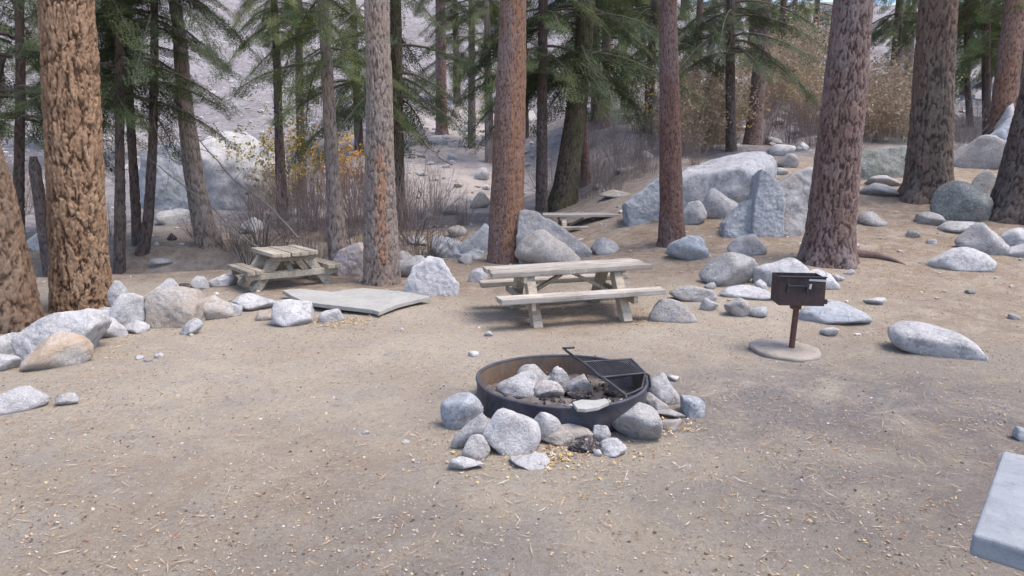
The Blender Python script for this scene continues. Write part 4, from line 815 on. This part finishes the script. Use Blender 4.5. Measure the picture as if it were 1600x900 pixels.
for px, Y, k in ((925, 20.5, .55), (942, 21.5, .6), (958, 20, .5), (968, 22.5, .65), (985, 20.8, .5), (1002, 22, .6), (1018, 21, .5), (936, 23.5, .6), (1085, 21.5, .5), (1060, 22.5, .55), (1330, 22, .5), (1480, 22.5, .55), (862, 24, .9), (930, 24.5, .8), (955, 27, .9), (985, 24, .9), (1010, 26, .95), (1022, 30, 1.1), (1190, 28, 1.0), (1215, 31, 1.0), (1232, 27, .9), (1256, 29, 1.1), (1500, 25, .9), (1525, 28, 1.0), (920, 30, .9), (1275, 25, .9), (60, 24, 1), (10, 22, .9)):
    shrub(('bare_b', 'pale', 'bare_a')[int(px) % 3], px, Y, k, 'leafless grey-brown shrub on the slope behind the boulders', 'leafless shrubs on the slope')
for px, Y, k in ((1070, 24, .85), (1088, 26, 1.0), (1108, 25, .85), (1098, 29, 1.1), (1125, 28, .95), (1346, 25.5, .95), (1368, 27, 1.05), (1392, 25, .9), (1410, 28, 1.1), (1380, 31, 1.2), (1352, 30, 1.1), (1250, 33, 1.0), (1265, 30, .9), (1196, 36, 1.3), (1218, 38, 1.4), (1240, 40, 1.5), (1205, 44, 1.5), (1180, 34, 1.2), (1228, 48, 1.6)):
    shrub(('tan_a', 'tan_b')[int(px) % 2], px, Y, k, 'tall tan autumn brush with dry leaves on the right slope', 'tan autumn brush', 'tan_shrub')
shrub('yellow', 452, 22.5, 1.0, 'yellow-green leafy sapling beside the slim trunks left of centre', None, 'leafy_sapling')
shrub('yellow', 418, 25, .9, 'pale yellow leafy sapling above the huge rounded boulder', None, 'leafy_sapling')
shrub('orange', 546, 25.5, 1.05, 'bright orange and yellow shrub left of the scarred grey pine', None, 'orange_shrub')
shrub('yellow', 1058, 27, 1.0, 'yellow-leaved sapling right behind the slim red pine', None, 'leafy_sapling')
def dead_branch(label, pts, Y0, Y1, r, seed, ntw=9):
    n = len(pts); P = np.array([at_y(x, y, Y0 + (Y1 - Y0) * i / (n - 1)) for i, (x, y) in enumerate(pts)]); rs = np.random.RandomState(seed)
    t = np.linspace(0, n - 1, 14); P = np.stack([np.interp(t, np.arange(n), P[:, k]) for k in range(3)], -1); P += rs.randn(*P.shape) * .012
    c = P[-1].copy(); c[2] = float(gz(c[0], c[1])); root = tag(empty('dead_branch', c), label, 'branch')
    V, F = tubes(P[None] - c, (r * np.linspace(.35, 1, 14))[None], 6); link('limb', mesh('limb', V, F, M['deadwood']), root)
    i = rs.randint(0, 10, ntw); d = rs.randn(ntw, 3) * [1, .5, 1]; d /= np.linalg.norm(d, axis=1, keepdims=True); L = rs.uniform(.2, .7, ntw); s = np.linspace(0, 1, 5)
    Q = P[i][:, None] + d[:, None] * (L[:, None] * s)[..., None] + np.cumsum(rs.randn(ntw, 5, 3) * .03, 1) * s[None, :, None]
    for t_ in range(ntw):
        V, F = tubes(Q[t_:t_ + 1] - c, r * .35 * (1 - .7 * s)[None], 4); link('twig', mesh('twig', V, F, M['deadwood']), root)
dead_branch('long pale dead branch slanting down behind the small left table', [(283, 190), (330, 240), (372, 288), (422, 322), (466, 372)], 16.0, 15.2, .028, 1, 12)
dead_branch('thinner dead branch slanting below the long pale one', [(232, 246), (285, 290), (330, 322), (368, 362), (404, 388)], 15.8, 15.2, .022, 2, 10)
dead_branch('thin dead branch crossing the thin trunks beside the plated pine', [(204, 70), (222, 105), (250, 135), (238, 190), (262, 236)], 15.6, 15.9, .014, 3, 8)
dead_branch('dark dead bough hanging right of the scarred grey pine', [(622, 205), (652, 208), (672, 232), (690, 248), (706, 258)], 18.5, 17.6, .022, 4, 12)
dead_branch('dead stick leaning up to the right behind the white pyramid rock', [(716, 288), (690, 312), (668, 336), (650, 358)], 16.4, 15.8, .014, 5, 8)
dead_branch('bare grey branch at the top left of the scarred grey pine', [(527, 45), (545, 25), (566, 10), (585, -6)], 12.2, 12.6, .016, 6, 8)
dead_branch('thin dead stick lying on the ground right of the flared pine', [(1340, 404), (1365, 398), (1390, 404), (1412, 412)], 13.5, 12.9, .03, 7, 4)
# exposed root of the flared pine
def root_():
    pts = [(1325, 396), (1345, 397), (1368, 399), (1392, 404), (1416, 410)]; P = np.array([hit(x, y + 4) for x, y in pts]); P[:, 2] += [.08, .05, .05, .03, -.02]
    V, F = tubes((P - P[0])[None], np.array([[.10, .08, .065, .05, .02]]), 10); V = V + .012 * fbm(V * 9, 3)[:, None]
    o = link('exposed_root', mesh('exposed_root', V, F, M['bark_redbrown'], True, {'edge': np.full(len(V), .6), 'cell': np.random.RandomState(1).rand(len(V))}), None, tuple(P[0])); tag(o, 'exposed root snaking right from the flared red-brown pine', 'root')
root_()

# ------------------------------------------------------------------ litter, gravel, scree
def scatter_chips(name, n, xr, yr, seed, sizes, mats, probs, label, cat, dens=None, curl=.35, aspect=(.25, .8), nearer=1.0):
    rs = np.random.RandomState(seed); x = rs.uniform(*xr, n); y = yr[0] + (yr[1] - yr[0]) * rs.rand(n) ** nearer
    if dens is not None: k = rs.rand(n) < dens(x, y); x, y = x[k], y[k]; n = len(x)
    L = np.exp(rs.uniform(math.log(sizes[0]), math.log(sizes[1]), n)); W = L * rs.uniform(*aspect, n); a = rs.rand(n) * 6.283; z = gz(x, y) + .003
    u = np.stack([np.cos(a), np.sin(a), rs.randn(n) * .18], -1); v = np.stack([-np.sin(a), np.cos(a), rs.randn(n) * .25], -1); c = np.stack([x, y, z + .10 * L], -1)
    up = np.array([0, 0, 1.]) * (curl * L * rs.rand(n))[:, None]
    V = np.stack([c - u * L[:, None] / 2 + up, c + v * W[:, None] / 2, c + u * L[:, None] / 2 + up * .6, c - v * W[:, None] / 2], 1).reshape(-1, 3)
    F = np.arange(4 * n).reshape(-1, 4); F = np.concatenate([F[:, [0, 1, 3]], F[:, [1, 2, 3]]], 1).reshape(-1, 3)
    o = link(name, mesh(name, V, F, [M[q] for q in mats], False, None, np.repeat(rs.choice(len(mats), n, p=probs), 2))); return tag(o, label, cat, kind='stuff')
def patchy(x, y): return np.clip(.38 + .75 * fbm(np.stack([x * .9, y * .9, x * 0 + 3], -1), 3) + .35 * ss(2.5, 5, x) + .3 * ss(8, 11, y), .06, 1)
off = lambda x, y: np.hypot(x - RC[0], y - RC[1]) > RR + .02
scatter_chips('leaf_litter', 130000, (-10, 14), (1.3, 21), 1, (.009, .03), ['lit_tan', 'lit_brown', 'lit_dark', 'lit_pale'], [.42, .34, .18, .06], 'fine dry leaf and bark litter scattered over the dirt', 'litter', lambda x, y: patchy(x, y) * off(x, y), nearer=1.45)
scatter_chips('pine_needles', 36000, (-10, 13), (1.3, 17), 2, (.05, .13), ['lit_tan', 'lit_brown', 'lit_orange', 'lit_pale'], [.4, .3, .15, .15], 'fallen dry pine needles on the dirt', 'litter', lambda x, y: patchy(x + 9, y) * off(x, y), aspect=(.03, .06), curl=.08, nearer=1.1)
def drift(pts, seed):
    rs = np.random.RandomState(seed); c, sg = [], []
    for (px, py), sd, n in pts: h_ = hit(px, py)[:2]; c.append(h_ + rs.randn(n, 2) * sd)
    xy = np.concatenate(c); n = len(xy); x, y = xy.T; L = rs.uniform(.016, .036, n); W = L * rs.uniform(.4, .8, n); a = rs.rand(n) * 6.283
    u = np.stack([np.cos(a), np.sin(a), rs.randn(n) * .3], -1); v = np.stack([-np.sin(a), np.cos(a), rs.randn(n) * .3], -1); p = np.stack([x, y, gz(x, y) + .004 + .02 * rs.rand(n)], -1); up = np.array([0, 0, 1.]) * (.3 * L * rs.rand(n))[:, None]
    V = np.stack([p - u * L[:, None] / 2 + up, p + v * W[:, None] / 2, p + u * L[:, None] / 2 + up * .6, p - v * W[:, None] / 2], 1).reshape(-1, 3); F = np.arange(4 * n).reshape(-1, 4); F = np.concatenate([F[:, [0, 1, 3]], F[:, [1, 2, 3]]], 1).reshape(-1, 3)
    o = link('yellow_leaves', mesh('yellow_leaves', V, F, [M[q] for q in ('lit_yellow', 'lit_orange', 'lit_pale', 'lit_tan', 'lit_brown')], False, None, np.repeat(rs.choice(5, n, p=[.22, .2, .18, .24, .16]), 2)))
    tag(o, 'small drifts of fallen yellow leaves between the stones', 'litter', kind='stuff')
drift([((866, 716), .09, 150), ((905, 724), .22, 50), ((775, 730), .2, 45), ((1062, 668), .10, 60), ((1030, 680), .12, 40), ((512, 503), .16, 330), ((545, 506), .20, 260), ((585, 502), .25, 90), ((286, 486), .10, 140), ((1004, 500), .18, 170), ((940, 738), .25, 25), ((1020, 478), .2, 90), ((720, 700), .2, 50), ((1230, 470), .3, 60)], 3)
def scatter_stones(name, n, xr, yr, seed, sizes, mats, probs, label, cat, dens=None, nearer=1.0, sub=1):
    rs = np.random.RandomState(seed); x = rs.uniform(*xr, n); y = yr[0] + (yr[1] - yr[0]) * rs.rand(n) ** nearer
    if dens is not None: k = rs.rand(n) < dens(x, y); x, y = x[k], y[k]; n = len(x)
    D, F = ICO[sub]; s = np.exp(rs.uniform(math.log(sizes[0]), math.log(sizes[1]), n) - .0); T = D[None] * (1 + .22 * rs.randn(n, len(D), 1)) * rs.uniform(.55, 1.2, (n, 1, 3)) * np.array([1, 1, .6])
    V = (T * s[:, None, None] * .5 + np.stack([x, y, gz(x, y) + s * .10], -1)[:, None]).reshape(-1, 3); F = (F[None] + (np.arange(n) * len(D))[:, None, None]).reshape(-1, 3)
    o = link(name, mesh(name, V, F, [M[q_] for q_ in mats], False, None, np.repeat(rs.choice(len(mats), n, p=probs), len(F) // n))); return tag(o, label, cat, kind='stuff')
scatter_stones('dirt_crumbs', 46000, (-8, 10), (1.2, 14), 14, (.008, .026), ['crumb_a', 'crumb_b', 'crumb_c'], [.5, .42, .08], 'crumbs of dry dirt and grit over the whole camp floor', 'grit', lambda x, y: off(x, y) * (.35 + .6 * patchy(x + 4, y + 3)), 1.5, 0)
scatter_stones('gravel', 11000, (-9, 11), (1.3, 13), 4, (.007, .026), ['pebble', 'pebble_white', 'lit_tan', 'lit_dark'], [.5, .06, .3, .14], 'loose gravel strewn over the dirt', 'gravel', lambda x, y: off(x, y) * .9, 1.3)
scatter_stones('stone_rubble', 1500, (-9, 15), (8, 21), 6, (.03, .11), ['pebble', 'pebble_white', 'lit_tan'], [.6, .25, .15], 'fist-sized rubble round the edges of the camp', 'rubble', lambda x, y: np.clip(.25 + .5 * ss(9, 12, y) * ss(2, 5, x) + .6 * (np.abs(y - 10.3 + .0 * x) < .6) * (x < -2), 0, 1) * ss(.5, 1.3, np.hypot(x - 2, y - 9) - .5))
scatter_stones('scree', 5200, (-40, 34), (16.5, 75), 5, (.06, .55), ['w', 'g', 'pebble', 't'], [.3, .4, .2, .1], 'pale scree covering the hillside behind the trees', 'scree', lambda x, y: np.clip(.15 + .8 * ss(22, 40, y) - .5 * (x > 3) * (y < 24) + .8 * (np.abs(y - creek_line(x)) < 1.4) * (x < 1), 0, 1), 1.35)

# look-alikes of one group: told apart by their order from left to right as the camera sees them
for what in dict.fromkeys(w_ for _, w_ in _seq):
    L_ = sorted((o for o, w_ in _seq if w_ == what), key=lambda o: o.location.x / o.location.y)
    for k, o in enumerate(L_): o['label'] = what % (ORD[k] if k < len(L_) - 1 else 'last')
